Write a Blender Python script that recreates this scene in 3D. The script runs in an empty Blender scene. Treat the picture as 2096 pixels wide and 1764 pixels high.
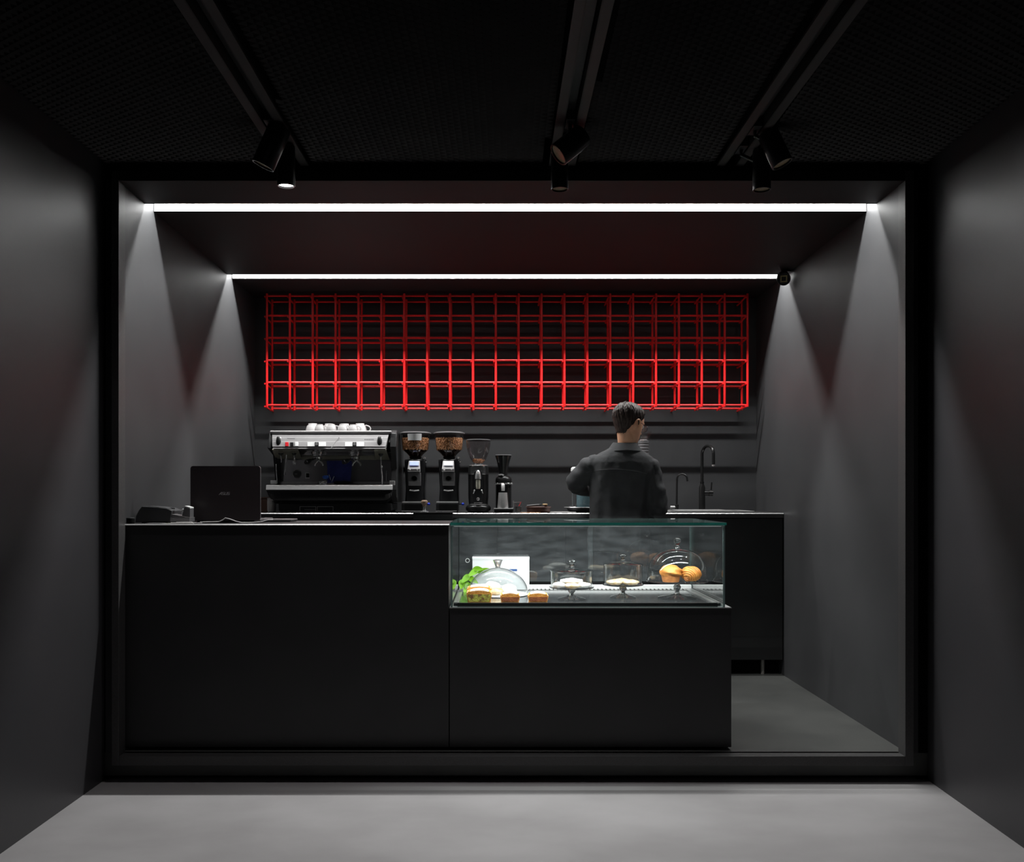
import bpy, bmesh, math, random
from mathutils import Vector, Matrix, Euler
random.seed(7)
PI = math.pi
scene = bpy.context.scene
COL = scene.collection

# ------------------------------------------------------------------ camera
F, CX, CY, ZC = 1840.0, 1018.0, 1010.0, 1.148     # focal length in px, vanishing point, eye height above bar floor
cam_d = bpy.data.cameras.new('camera')
cam_d.sensor_width = 36.0
cam_d.lens = F / 2096 * 36
cam_d.shift_x = (1048 - CX) / 2096
cam_d.shift_y = (CY - 882) / 2096
cam_d.clip_start = 0.05
cam = bpy.data.objects.new('camera', cam_d)
cam.location = (0, 0, ZC)
cam.rotation_euler = (PI / 2, 0, 0)
COL.objects.link(cam)
scene.camera = cam

# ------------------------------------------------------------------ world, colour management
w = bpy.data.worlds.new('world')
scene.world = w
w.use_nodes = True
w.node_tree.nodes['Background'].inputs[0].default_value = (0.9, 0.88, 1.0, 1)
w.node_tree.nodes['Background'].inputs[1].default_value = 0.012
scene.view_settings.view_transform = 'Standard'
scene.view_settings.look = 'None'
scene.view_settings.gamma = 1.0
scene.view_settings.use_curve_mapping = False
scene.view_settings.exposure = 0.0
scene.cycles.sample_clamp_indirect = 3.0
scene.cycles.max_bounces = 10
scene.cycles.transparent_max_bounces = 24

LED_1, LED_2, LED_GLOW = 74.0, 82.0, 1.6
SPOT_DOWN, SPOT_WALL, CASE_W = 22.0, 14.0, 9.0

# ------------------------------------------------------------------ helpers: positions
def X(u, Y): return (u - CX) / F * Y
def Z(v, Y): return ZC - (v - CY) / F * Y
def P(u, v, Y): return Vector((X(u, Y), Y, Z(v, Y)))

# ------------------------------------------------------------------ helpers: materials
MATS = {}
def mat(name, col, rough=0.5, metal=0.0, col2=None, nscale=20.0, bump=0.0, bscale=200.0, spec=0.5,
        emit=None, estr=0.0, trans=0.0, ior=1.45, coat=0.0, stretch=None, sss=0.0, lo=0.35, hi=0.65):
    m = bpy.data.materials.new(name)
    m.use_nodes = True
    nt = m.node_tree
    b = nt.nodes['Principled BSDF']
    b.inputs['Base Color'].default_value = (*col, 1)
    b.inputs['Roughness'].default_value = rough
    b.inputs['Metallic'].default_value = metal
    b.inputs['Specular IOR Level'].default_value = spec
    b.inputs['Transmission Weight'].default_value = trans
    b.inputs['IOR'].default_value = ior
    b.inputs['Coat Weight'].default_value = coat
    if sss:
        b.inputs['Subsurface Weight'].default_value = sss
        b.inputs['Subsurface Radius'].default_value = (0.01, 0.004, 0.002)
    if emit:
        b.inputs['Emission Color'].default_value = (*emit, 1)
        b.inputs['Emission Strength'].default_value = estr
    if col2 or bump:
        tc = nt.nodes.new('ShaderNodeTexCoord')
        mp = nt.nodes.new('ShaderNodeMapping')
        if stretch: mp.inputs['Scale'].default_value = stretch
        nt.links.new(tc.outputs['Object'], mp.inputs['Vector'])
    if col2:
        n = nt.nodes.new('ShaderNodeTexNoise')
        n.inputs['Scale'].default_value = nscale
        n.inputs['Detail'].default_value = 5
        nt.links.new(mp.outputs[0], n.inputs['Vector'])
        r = nt.nodes.new('ShaderNodeValToRGB')
        r.color_ramp.elements[0].position = lo
        r.color_ramp.elements[1].position = hi
        r.color_ramp.elements[0].color = (*col, 1)
        r.color_ramp.elements[1].color = (*col2, 1)
        nt.links.new(n.outputs['Fac'], r.inputs[0])
        nt.links.new(r.outputs[0], b.inputs['Base Color'])
    if bump:
        n2 = nt.nodes.new('ShaderNodeTexNoise')
        n2.inputs['Scale'].default_value = bscale
        n2.inputs['Detail'].default_value = 4
        nt.links.new(mp.outputs[0], n2.inputs['Vector'])
        bp = nt.nodes.new('ShaderNodeBump')
        bp.inputs['Strength'].default_value = bump
        bp.inputs['Distance'].default_value = 0.004
        nt.links.new(n2.outputs['Fac'], bp.inputs['Height'])
        nt.links.new(bp.outputs[0], b.inputs['Normal'])
    MATS[name] = m
    return m

def thin_glass(name, tint=(1, 1, 1), rough=0.0, boost=1.0, ior=1.5):
    """a clear sheet: fresnel reflection over a clear tinted pass-through"""
    m = bpy.data.materials.new(name)
    m.use_nodes = True
    nt = m.node_tree
    nt.nodes.remove(nt.nodes['Principled BSDF'])
    out = nt.nodes['Material Output']
    fr = nt.nodes.new('ShaderNodeFresnel'); fr.inputs['IOR'].default_value = ior
    mu = nt.nodes.new('ShaderNodeMath'); mu.operation = 'MULTIPLY'; mu.use_clamp = True
    mu.inputs[1].default_value = boost
    tr = nt.nodes.new('ShaderNodeBsdfTransparent'); tr.inputs[0].default_value = (*tint, 1)
    gl = nt.nodes.new('ShaderNodeBsdfGlossy'); gl.inputs['Roughness'].default_value = rough
    mx = nt.nodes.new('ShaderNodeMixShader')
    ge = nt.nodes.new('ShaderNodeNewGeometry')       # same reflectance on both sides of the sheet
    mi = nt.nodes.new('ShaderNodeMix'); mi.data_type = 'FLOAT'
    mi.inputs[2].default_value = ior; mi.inputs[3].default_value = 1 / ior
    nt.links.new(ge.outputs['Backfacing'], mi.inputs[0])
    nt.links.new(mi.outputs[0], fr.inputs['IOR'])
    nt.links.new(fr.outputs[0], mu.inputs[0])
    nt.links.new(mu.outputs[0], mx.inputs[0])
    nt.links.new(tr.outputs[0], mx.inputs[1])
    nt.links.new(gl.outputs[0], mx.inputs[2])
    nt.links.new(mx.outputs[0], out.inputs[0])
    MATS[name] = m
    return m

mat('wall_black', (0.036, 0.036, 0.038), 0.5, col2=(0.042, 0.042, 0.044), nscale=3, bump=0.05, bscale=300)
mat('wall_outer', (0.040, 0.039, 0.042), 0.42, col2=(0.045, 0.043, 0.046), nscale=2, bump=0.04, bscale=250)
mat('ceiling_black', (0.010, 0.009, 0.0095), 0.6, col2=(0.012, 0.011, 0.0115), nscale=4, bump=0.05, bscale=300)
mat('void_black', (0.003, 0.003, 0.003), 0.9, spec=0.1, col2=(0.004, 0.004, 0.004))
mat('frame_black', (0.045, 0.043, 0.044), 0.45, col2=(0.06, 0.058, 0.058), nscale=150, bump=0.05)
mat('mesh_black', (0.024, 0.0225, 0.0225), 0.5, col2=(0.032, 0.030, 0.030), nscale=5)
mat('track_black', (0.006, 0.006, 0.006), 0.6, col2=(0.009, 0.009, 0.009))
mat('flange_grey', (0.03, 0.027, 0.027), 0.6, col2=(0.036, 0.032, 0.032), nscale=8)
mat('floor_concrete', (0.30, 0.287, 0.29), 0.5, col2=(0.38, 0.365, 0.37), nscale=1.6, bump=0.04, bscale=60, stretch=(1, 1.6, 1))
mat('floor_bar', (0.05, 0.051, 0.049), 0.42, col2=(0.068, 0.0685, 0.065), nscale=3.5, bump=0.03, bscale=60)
mat('counter_panel', (0.027, 0.027, 0.028), 0.5, col2=(0.031, 0.031, 0.032), nscale=5, bump=0.06, bscale=500)
mat('counter_top', (0.06, 0.058, 0.058), 0.32, metal=0.3, col2=(0.075, 0.07, 0.07), nscale=60, stretch=(1, 6, 1))
mat('cabinet_black', (0.014, 0.014, 0.015), 0.5, col2=(0.018, 0.018, 0.018), nscale=6, bump=0.05, bscale=500)
mat('red_wire', (0.72, 0.012, 0.014), 0.38, col2=(0.78, 0.016, 0.016), nscale=30)
mat('black_gloss', (0.012, 0.012, 0.013), 0.18, col2=(0.015, 0.015, 0.016))
mat('black_plastic', (0.016, 0.016, 0.017), 0.4, col2=(0.02, 0.02, 0.021), nscale=60, bump=0.05)
mat('black_metal', (0.02, 0.02, 0.021), 0.28, metal=0.6, col2=(0.025, 0.025, 0.025))
mat('chrome', (0.8, 0.79, 0.79), 0.12, metal=0.85, col2=(0.84, 0.83, 0.83), nscale=8)
mat('steel', (0.55, 0.54, 0.54), 0.34, metal=0.6, col2=(0.62, 0.61, 0.61), nscale=40, stretch=(1, 8, 8))
mat('silver_paint', (0.36, 0.345, 0.35), 0.4, metal=0.2, col2=(0.40, 0.385, 0.39), nscale=10)
mat('dark_mirror', (0.5, 0.48, 0.5), 0.12, metal=0.5, col2=(0.54, 0.52, 0.54), nscale=4)
mat('warm_plate', (0.46, 0.45, 0.36), 0.4, metal=0.3, col2=(0.5, 0.48, 0.4), nscale=10)
mat('white_plastic', (0.78, 0.78, 0.78), 0.4, col2=(0.82, 0.82, 0.82))
mat('white_card', (0.8, 0.83, 0.86), 0.6, col2=(0.84, 0.86, 0.88), nscale=6)
mat('paper', (0.72, 0.70, 0.69), 0.7, col2=(0.76, 0.74, 0.73), nscale=10)
mat('red_plastic', (0.6, 0.01, 0.02), 0.35, col2=(0.65, 0.012, 0.02))
mat('blue_plastic', (0.02, 0.05, 0.55), 0.3, col2=(0.03, 0.07, 0.6))
mat('blue_cloth', (0.03, 0.04, 0.2), 0.85, col2=(0.04, 0.05, 0.24), nscale=60, bump=0.3, bscale=300)
mat('blue_rag', (0.04, 0.12, 0.5), 0.8, col2=(0.05, 0.16, 0.6), nscale=60)
mat('screen_blue', (0.35, 0.42, 0.8), 0.3, emit=(0.42, 0.5, 1.0), estr=0.35, col2=(0.4, 0.48, 0.85))
mat('screen_pale', (0.7, 0.72, 0.8), 0.3, emit=(0.8, 0.85, 1.0), estr=0.45, col2=(0.75, 0.77, 0.85))
mat('bean', (0.42, 0.18, 0.07), 0.36, col2=(0.78, 0.44, 0.23), nscale=70)
mat('beans_mass', (0.04, 0.016, 0.006), 0.6, col2=(0.09, 0.04, 0.016), nscale=160, bump=0.6, bscale=160)
mat('porcelain', (0.5, 0.48, 0.48), 0.25, col2=(0.53, 0.51, 0.51))
mat('brown_box', (0.05, 0.022, 0.014), 0.6, col2=(0.065, 0.03, 0.02), nscale=20)
mat('brown_tray', (0.07, 0.03, 0.024), 0.5, col2=(0.1, 0.045, 0.035), nscale=40)
mat('wood_knob', (0.22, 0.15, 0.11), 0.3, col2=(0.3, 0.2, 0.15), nscale=20)
mat('laptop_lid', (0.060, 0.050, 0.053), 0.36, metal=0.2, col2=(0.070, 0.058, 0.061), nscale=200)
mat('laptop_edge', (0.35, 0.33, 0.34), 0.35, metal=0.8, col2=(0.4, 0.38, 0.38))
mat('logo_grey', (0.42, 0.41, 0.42), 0.35, metal=0.4, col2=(0.45, 0.44, 0.45))
mat('grey_plastic', (0.09, 0.088, 0.092), 0.5, col2=(0.11, 0.106, 0.11), nscale=15)
mat('printer_grey', (0.055, 0.055, 0.058), 0.5, col2=(0.065, 0.065, 0.068), nscale=15)
mat('cable_white', (0.55, 0.53, 0.53), 0.4, col2=(0.6, 0.58, 0.58))
mat('skin', (0.80, 0.42, 0.26), 0.5, col2=(0.86, 0.48, 0.31), nscale=25, bump=0.03, sss=0.08)
mat('hair', (0.020, 0.012, 0.010), 0.5, col2=(0.055, 0.036, 0.031), nscale=40, stretch=(3, 3, 0.7), bump=0.4, bscale=90, spec=0.3)
mat('shirt', (0.040, 0.041, 0.044), 0.85, col2=(0.047, 0.048, 0.051), nscale=300, bump=0.35, bscale=420)
mat('seam', (0.07, 0.07, 0.074), 0.85, col2=(0.075, 0.075, 0.08))
mat('trousers', (0.018, 0.018, 0.02), 0.85, col2=(0.022, 0.022, 0.024), nscale=100, bump=0.2)
mat('eye_white', (0.75, 0.73, 0.7), 0.3, col2=(0.78, 0.76, 0.73))
mat('lip', (0.42, 0.17, 0.14), 0.45, col2=(0.46, 0.19, 0.16))
mat('cake_gold', (0.50, 0.19, 0.025), 0.65, col2=(0.66, 0.31, 0.06), nscale=60, bump=0.5, bscale=180)
mat('cake_green', (0.42, 0.40, 0.06), 0.75, col2=(0.16, 0.07, 0.02), nscale=45, bump=0.6, bscale=160, lo=0.45, hi=0.62)
mat('cake_brown', (0.16, 0.04, 0.010), 0.7, col2=(0.27, 0.08, 0.02), nscale=60, bump=0.5, bscale=180)
mat('icing', (0.86, 0.83, 0.78), 0.5, col2=(0.9, 0.87, 0.83), nscale=30, bump=0.3, bscale=80)
mat('cookie', (0.55, 0.36, 0.17), 0.7, col2=(0.78, 0.64, 0.44), nscale=50, bump=0.6, bscale=120)
mat('pastry', (0.42, 0.145, 0.025), 0.5, col2=(0.62, 0.27, 0.055), nscale=30, bump=0.4, bscale=120)
mat('pastry_cup', (0.36, 0.13, 0.035), 0.6, col2=(0.46, 0.18, 0.05), nscale=60, bump=0.5, bscale=150)
mat('leaf', (0.14, 0.36, 0.008), 0.45, col2=(0.24, 0.5, 0.02), nscale=14, bump=0.1, bscale=60)
mat('stem', (0.12, 0.3, 0.03), 0.5, col2=(0.15, 0.36, 0.04))
mat('tray_steel', (0.16, 0.17, 0.18), 0.14, metal=0.9, col2=(0.19, 0.2, 0.21), nscale=10)
mat('rail_alu', (0.5, 0.5, 0.49), 0.3, metal=0.9, col2=(0.56, 0.56, 0.55), nscale=30)
mat('glass_edge_pale', (0.22, 0.32, 0.31), 0.2, spec=0.6, col2=(0.27, 0.38, 0.37), nscale=4)
mat('glass_edge', (0.01, 0.21, 0.16), 0.12, spec=0.7, col2=(0.014, 0.26, 0.2), nscale=4, trans=0.3)
mat('solid_glass', (0.97, 0.98, 0.98), 0.0, trans=1.0, ior=1.5, col2=(0.98, 0.99, 0.99))
mat('blue_water', (0.40, 0.62, 0.70), 0.05, trans=0.55, ior=1.33, col2=(0.45, 0.68, 0.75), nscale=6)
mat('led_white', (0.9, 0.9, 0.9), 0.5, emit=(1.0, 0.97, 0.985), estr=LED_GLOW, col2=(0.92, 0.92, 0.92))
mat('lamp_lens', (0.9, 0.9, 0.9), 0.4, emit=(1.0, 0.97, 0.96), estr=4.0, col2=(0.92, 0.92, 0.92))
mat('lamp_lens_off', (0.05, 0.05, 0.05), 0.15, emit=(1.0, 0.75, 0.45), estr=0.02, col2=(0.06, 0.06, 0.06))
mat('gold_chip', (0.5, 0.42, 0.18), 0.3, metal=0.6, col2=(0.6, 0.5, 0.24), nscale=60)
mat('case_lamp', (0.9, 0.9, 0.9), 0.4, emit=(0.95, 1.0, 0.98), estr=0.5, col2=(0.92, 0.92, 0.92))
mat('concrete_grey', (0.3, 0.28, 0.26), 0.6, metal=0.6, col2=(0.34, 0.32, 0.3))
thin_glass('pane', (0.975, 0.99, 0.985))
thin_glass('side_pane', (0.97, 0.985, 0.98), boost=1.7)
thin_glass('dusty_pane', (0.95, 0.97, 0.965), boost=1.8)
nt_ = MATS['dusty_pane'].node_tree                   # wiped-over rear doors: a faint uneven film on the glass
df_ = nt_.nodes.new('ShaderNodeBsdfDiffuse'); df_.inputs[0].default_value = (0.55, 0.58, 0.62, 1)
nz_ = nt_.nodes.new('ShaderNodeTexNoise'); nz_.inputs['Scale'].default_value = 9; nz_.inputs['Detail'].default_value = 6
tc_ = nt_.nodes.new('ShaderNodeTexCoord'); mp_ = nt_.nodes.new('ShaderNodeMapping'); mp_.inputs['Scale'].default_value = (1, 1, 4)
nt_.links.new(tc_.outputs['Object'], mp_.inputs[0]); nt_.links.new(mp_.outputs[0], nz_.inputs['Vector'])
mr_ = nt_.nodes.new('ShaderNodeMapRange'); mr_.inputs[1].default_value = .35; mr_.inputs[2].default_value = .75; mr_.inputs[3].default_value = .03; mr_.inputs[4].default_value = .085
nt_.links.new(nz_.outputs['Fac'], mr_.inputs[0])
ms_ = nt_.nodes.new('ShaderNodeMixShader'); o_ = nt_.nodes['Material Output']; src_ = o_.inputs[0].links[0].from_socket
nt_.links.new(mr_.outputs[0], ms_.inputs[0]); nt_.links.new(src_, ms_.inputs[1]); nt_.links.new(df_.outputs[0], ms_.inputs[2]); nt_.links.new(ms_.outputs[0], o_.inputs[0])
thin_glass('dome_glass', (0.97, 0.98, 0.98), boost=2.0, rough=.02)
thin_glass('hopper_clear', (0.93, 0.90, 0.89), rough=0.03)
thin_glass('hopper_brown', (0.42, 0.28, 0.21), rough=0.03, boost=1.3)
thin_glass('hopper_smoke', (0.78, 0.74, 0.74), rough=0.05, boost=1.6)
thin_glass('spectacle', (0.9, 0.9, 0.92))

# ------------------------------------------------------------------ helpers: meshes
class MB:
    def __init__(s): s.v = []; s.f = []; s.mi = []
    def add(s, vs, fs, mi=0):
        o = len(s.v)
        s.v += [Vector(p) for p in vs]
        for f in fs:
            s.f.append([i + o for i in f]); s.mi.append(mi)
        return s
    def box(s, x0, x1, y0, y1, z0, z1, mi=0):
        v = [(x0, y0, z0), (x1, y0, z0), (x1, y1, z0), (x0, y1, z0), (x0, y0, z1), (x1, y0, z1), (x1, y1, z1), (x0, y1, z1)]
        return s.add(v, [(0, 3, 2, 1), (4, 5, 6, 7), (0, 1, 5, 4), (1, 2, 6, 5), (2, 3, 7, 6), (3, 0, 4, 7)], mi)
    def pbox(s, u0, u1, v0, v1, Y, d, mi=0):          # a box whose front face covers a pixel rectangle at distance Y
        return s.box(X(u0, Y), X(u1, Y), Y, Y + d, Z(v1, Y), Z(v0, Y), mi)
    def lean(s, u0, u1, v0, v1, off, d, yf):           # a thin plate lying on a leaning panel whose distance at row v is yf(v)
        pts = [P(u0, v1, yf(v1) - off), P(u1, v1, yf(v1) - off), P(u1, v0, yf(v0) - off), P(u0, v0, yf(v0) - off)]
        return s.add(pts + [p + Vector((0, d, 0)) for p in pts], [(0, 1, 2, 3), (7, 6, 5, 4), (0, 4, 5, 1), (1, 5, 6, 2), (2, 6, 7, 3), (3, 7, 4, 0)])
    def prism(s, poly, a0, a1, axis='x', mi=0):
        n = len(poly)
        def pt(p, a): return (a, p[0], p[1]) if axis == 'x' else ((p[0], a, p[1]) if axis == 'y' else (p[0], p[1], a))
        v = [pt(p, a0) for p in poly] + [pt(p, a1) for p in poly]
        f = [tuple(range(n - 1, -1, -1)), tuple(range(n, 2 * n))]
        f += [(i, (i + 1) % n, n + (i + 1) % n, n + i) for i in range(n)]
        return s.add(v, f, mi)
    def loft(s, rings, caps=True, closed=True, mi=0):
        n = len(rings[0]); v = [p for r in rings for p in r]; f = []
        for k in range(len(rings) - 1):
            for i in range(n if closed else n - 1):
                j = (i + 1) % n
                f.append((k * n + i, k * n + j, (k + 1) * n + j, (k + 1) * n + i))
        if caps:
            f.append(tuple(range(n - 1, -1, -1)))
            f.append(tuple((len(rings) - 1) * n + i for i in range(n)))
        return s.add(v, f, mi)
    def tube(s, pts, r, n=8, caps=True, mi=0):
        pts = [Vector(p) for p in pts]; rr = r if isinstance(r, (list, tuple)) else [r] * len(pts)
        rings = []; up = None
        for i, p in enumerate(pts):
            t = (pts[min(i + 1, len(pts) - 1)] - pts[max(i - 1, 0)]).normalized()
            if up is None:
                up = Vector((0, 0, 1)) if abs(t.z) < 0.9 else Vector((0, 1, 0))
            a = up.cross(t)
            if a.length < 1e-4: a = Vector((1, 0, 0)).cross(t)
            a.normalize(); b = t.cross(a); up = b.copy()
            rings.append([p + (a * math.cos(2 * PI * k / n) + b * math.sin(2 * PI * k / n)) * rr[i] for k in range(n)])
        return s.loft(rings, caps, mi=mi)
    def cyl(s, p0, p1, r0, r1=None, n=16, mi=0): return s.tube([p0, p1], [r0, r0 if r1 is None else r1], n, mi=mi)
    def lathe(s, c, prof, n=24, axis=None, mi=0, caps=True, sx=1, sy=1):
        c = Vector(c)
        ax = Vector(axis).normalized() if axis is not None else Vector((0, 0, 1))
        q = Vector((0, 0, 1)).rotation_difference(ax)
        rings = [[c + q @ Vector((max(r, 1e-5) * math.cos(2 * PI * k / n) * sx, max(r, 1e-5) * math.sin(2 * PI * k / n) * sy, z)) for k in range(n)] for r, z in prof]
        return s.loft(rings, caps, mi=mi)
    def ball(s, c, r, nu=16, nv=10, M=None, fn=None, mi=0):
        rx, ry, rz = r if isinstance(r, (tuple, list)) else (r, r, r)
        c = Vector(c); rings = []
        for j in range(nv + 1):
            th = PI * j / nv; ring = []
            for i in range(nu):
                ph = 2 * PI * i / nu
                d = Vector((math.sin(th) * math.cos(ph), math.sin(th) * math.sin(ph), -math.cos(th)))
                if j in (0, nv): d = Vector((1e-4 * math.cos(ph), 1e-4 * math.sin(ph), -math.cos(th)))
                p = Vector((d.x * rx, d.y * ry, d.z * rz))
                if fn: p = fn(p, d)
                if M: p = M @ p
                ring.append(c + p)
            rings.append(ring)
        return s.loft(rings, True, mi=mi)
    def ell(s, secs, n=24, power=2.0):                  # loft of ellipses: (center, rx, ry) in horizontal planes
        rings = []
        for c, rx, ry in secs:
            ring = []
            for k in range(n):
                a = 2 * PI * k / n
                ca, sa = math.cos(a), math.sin(a)
                ring.append(Vector((c[0] + rx * math.copysign(abs(ca) ** (2 / power), ca), c[1] + ry * math.copysign(abs(sa) ** (2 / power), sa), c[2])))
            rings.append(ring)
        return s.loft(rings)
    def mesh(s, name):
        m = bpy.data.meshes.new(name)
        m.from_pydata([tuple(p) for p in s.v], [], s.f)
        m.validate(); 
        return m
    def build(s, name, material, parent=None, smooth=True, bevel=0.0, bseg=2, angle=0.7, label=None, cat=None, group=None, kind=None, recalc=True):
        mats = material if isinstance(material, (list, tuple)) else [material]
        if parent is not None: base = root_of(parent).location.copy()
        else:
            xs = [p.x for p in s.v]; ys = [p.y for p in s.v]; zs = [p.z for p in s.v]
            base = Vector(((min(xs) + max(xs)) / 2, (min(ys) + max(ys)) / 2, min(zs)))
        m = bpy.data.meshes.new(name)
        m.from_pydata([tuple(p - base) for p in s.v], [], s.f)
        for q in mats: m.materials.append(MATS[q])
        if len(mats) > 1: m.polygons.foreach_set('material_index', s.mi)
        if recalc:
            bm = bmesh.new(); bm.from_mesh(m)
            bmesh.ops.recalc_face_normals(bm, faces=bm.faces)
            bm.to_mesh(m); bm.free()
        o = bpy.data.objects.new(name, m)
        COL.objects.link(o)
        if parent is not None: o.parent = parent
        else: o.location = base
        if smooth:
            m.polygons.foreach_set('use_smooth', [True] * len(m.polygons))
            m.set_sharp_from_angle(angle=angle)
        if bevel:
            md = o.modifiers.new('bevel', 'BEVEL'); md.width = bevel; md.segments = bseg; md.limit_method = 'ANGLE'
        tag(o, label, cat, group, kind)
        return o

def root_of(o):
    while o.parent is not None: o = o.parent
    return o
def tag(o, label=None, cat=None, group=None, kind=None):
    if label: o['label'] = label
    if cat: o['category'] = cat
    if group: o['group'] = group
    if kind: o['kind'] = kind
    return o
def thing(name, loc, label, cat, group=None):
    o = bpy.data.objects.new(name, None)
    o.empty_display_size = 0.05
    o.location = loc
    COL.objects.link(o)
    return tag(o, label, cat, group)
def copy_tree(o, parent=None):
    c = o.copy(); COL.objects.link(c); c.parent = parent
    for ch in list(o.children): copy_tree(ch, c)
    return c
def area_light(name, loc, rot, sx, sy, watts, spread, parent=None, col=(0.985, 1.0, 0.985)):
    d = bpy.data.lights.new(name, 'AREA'); d.shape = 'RECTANGLE'; d.size = sx; d.size_y = sy
    d.energy = watts; d.spread = spread; d.color = col
    o = bpy.data.objects.new(name, d); COL.objects.link(o)
    o.rotation_euler = rot
    if parent is not None:
        o.parent = parent; o.location = Vector(loc) - root_of(parent).location
    else: o.location = loc
    return o
def spot_light(name, loc, target, watts, deg, blend, parent, col=(1, 0.965, 0.97)):
    d = bpy.data.lights.new(name, 'SPOT'); d.energy = watts; d.spot_size = math.radians(deg); d.spot_blend = blend
    d.shadow_soft_size = 0.03; d.color = col
    o = bpy.data.objects.new(name, d); COL.objects.link(o)
    o.rotation_mode = 'QUATERNION'
    o.rotation_quaternion = (Vector(target) - Vector(loc)).to_track_quat('-Z', 'Y')
    o.parent = parent; o.location = Vector(loc) - root_of(parent).location
    return o

# =================================================================== THE SETTING
YF, YO, YB = 3.93, 4.0, 6.27                     # frame front, opening plane, bar back wall
XL, XR = -1.685, 1.810                           # bar side walls
ZCF, ZCB = 2.537, 2.508                          # bar ceiling at the front and at the back
ZOF, ZOC = -0.117, 2.604                         # outer floor and outer ceiling
def quad_slab(name, pts, thick, m, nrm):         # a slab that grows from a quad along -nrm
    q = [Vector(p) for p in pts]; n = Vector(nrm) * thick
    b = MB().add(q + [p + n for p in q], [(0, 1, 2, 3), (7, 6, 5, 4), (0, 4, 5, 1), (1, 5, 6, 2), (2, 6, 7, 3), (3, 7, 4, 0)])
    return b.build(name, m, smooth=False, kind='structure')
YN = -1.6
def xl(Y): return -1.735 - (4.0 - Y) * 0.012
def xr(Y): return 1.902 - (4.0 - Y) * 0.03
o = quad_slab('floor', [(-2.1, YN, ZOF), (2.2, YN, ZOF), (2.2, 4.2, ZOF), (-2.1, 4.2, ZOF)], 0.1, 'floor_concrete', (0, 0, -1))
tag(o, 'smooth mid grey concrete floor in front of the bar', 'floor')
o = quad_slab('wall_left', [(xl(YN), YN, ZOF), (xl(3.97), 3.97, ZOF), (xl(3.97), 3.97, 2.9), (xl(YN), YN, 2.9)], 0.1, 'wall_outer', (-1, 0, 0))
tag(o, 'satin black wall running past the bar on its left', 'wall')
o = quad_slab('wall_right', [(xr(YN), YN, ZOF), (xr(3.97), 3.97, ZOF), (xr(3.97), 3.97, 2.9), (xr(YN), YN, 2.9)], 0.1, 'wall_outer', (1, 0, 0))
tag(o, 'satin black wall running past the bar on its right', 'wall')
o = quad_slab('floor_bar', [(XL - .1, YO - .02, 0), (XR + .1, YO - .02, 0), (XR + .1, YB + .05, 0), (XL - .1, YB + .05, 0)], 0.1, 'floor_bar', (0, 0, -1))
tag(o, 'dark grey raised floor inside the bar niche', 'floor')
o = quad_slab('wall_bar_left', [(XL, YO - .02, 0), (XL - .005, YB + .05, 0), (XL - .005, YB + .05, 2.72), (XL, YO - .02, 2.72)], 0.05, 'wall_black', (-1, 0, 0))
tag(o, 'black left side wall of the bar niche, behind the laptop', 'wall')
o = quad_slab('wall_bar_right', [(XR + .003, YO - .02, 0), (XR - .004, YB + .05, 0), (XR - .004, YB + .05, 2.72), (XR + .003, YO - .02, 2.72)], 0.05, 'wall_black', (1, 0, 0))
tag(o, 'black right side wall of the bar niche', 'wall')
o = quad_slab('wall_back', [(XL - .1, YB, 0), (XR + .1, YB, 0), (XR + .1, YB, 2.72), (XL - .1, YB, 2.72)], 0.05, 'wall_black', (0, 1, 0))
tag(o, 'black back wall behind the red wire rack', 'wall')
SLOTS = ((4.30, 4.412, 0.105), (5.62, 5.72, 0.073))     # the two light slots: front edge, back edge, depth
b = MB(); ya = YO - .02
def zc(Y): return ZCF + (ZCB - ZCF) * (Y - YO) / (YB - YO)
for y0, y1 in ((YO - .02, SLOTS[0][0]), (SLOTS[0][1], SLOTS[1][0]), (SLOTS[1][1], YB + .05)):
    b.prism([(y0, zc(y0)), (y1, zc(y1)), (y1, 2.70), (y0, 2.70)], XL - .1, XR + .1, 'x')
b.box(XL - .1, XR + .1, YO - .02, YB + .05, 2.70, 2.74)
o = b.build('ceiling_bar', 'ceiling_black', smooth=False, kind='structure')
tag(o, 'black ceiling of the bar niche with two recessed light lines', 'ceiling')
# fascia behind the frame: four black strips closing the niche against the outer room
b = MB()
b.box(-1.95, XL - .05, 3.985, 4.03, ZOF, 2.95).box(XR + .05, 2.05, 3.985, 4.03, ZOF, 2.95)
b.box(-1.95, 2.05, 3.985, 4.03, ZCF + .06, 2.95)
b.build('wall_front', 'void_black', smooth=False, label='black recessed fascia around the bar opening', cat='wall', kind='structure')
b = MB().box(-1.95, 2.05, 4.03, 4.07, ZOF, -0.1); b.box(-1.95, 2.05, 4.0, 4.07, -0.1, -0.04)
b.build('baseboard_front', 'void_black', smooth=False, label='black shadow gap under the bar frame', cat='baseboard', kind='structure')
# frame
b = MB().box(X(228, YF), X(243, YF), YF, 4.0, -0.042, 2.56)
b.build('trim_1', 'frame_black', smooth=False, bevel=.002, label='black metal frame post left of the bar opening', cat='trim', kind='structure')
b = MB().box(X(1853, YF), X(1871, YF), YF, 4.0, -0.042, 2.56)
b.build('trim_2', 'frame_black', smooth=False, bevel=.002, label='black metal frame post right of the bar opening', cat='trim', kind='structure')
b = MB().box(X(243, YF), X(1853, YF), YF, 4.0, -0.042, 0.0)
b.build('trim_3', 'frame_black', smooth=False, bevel=.002, label='black metal sill bar along the foot of the bar', cat='trim', kind='structure')
b = MB().box(X(243, YF), X(1853, YF), YF, 4.0, 2.515, 2.56)
b.build('trim_4', 'track_black', smooth=False, bevel=.002, label='black metal head bar above the bar opening', cat='trim', kind='structure')

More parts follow.
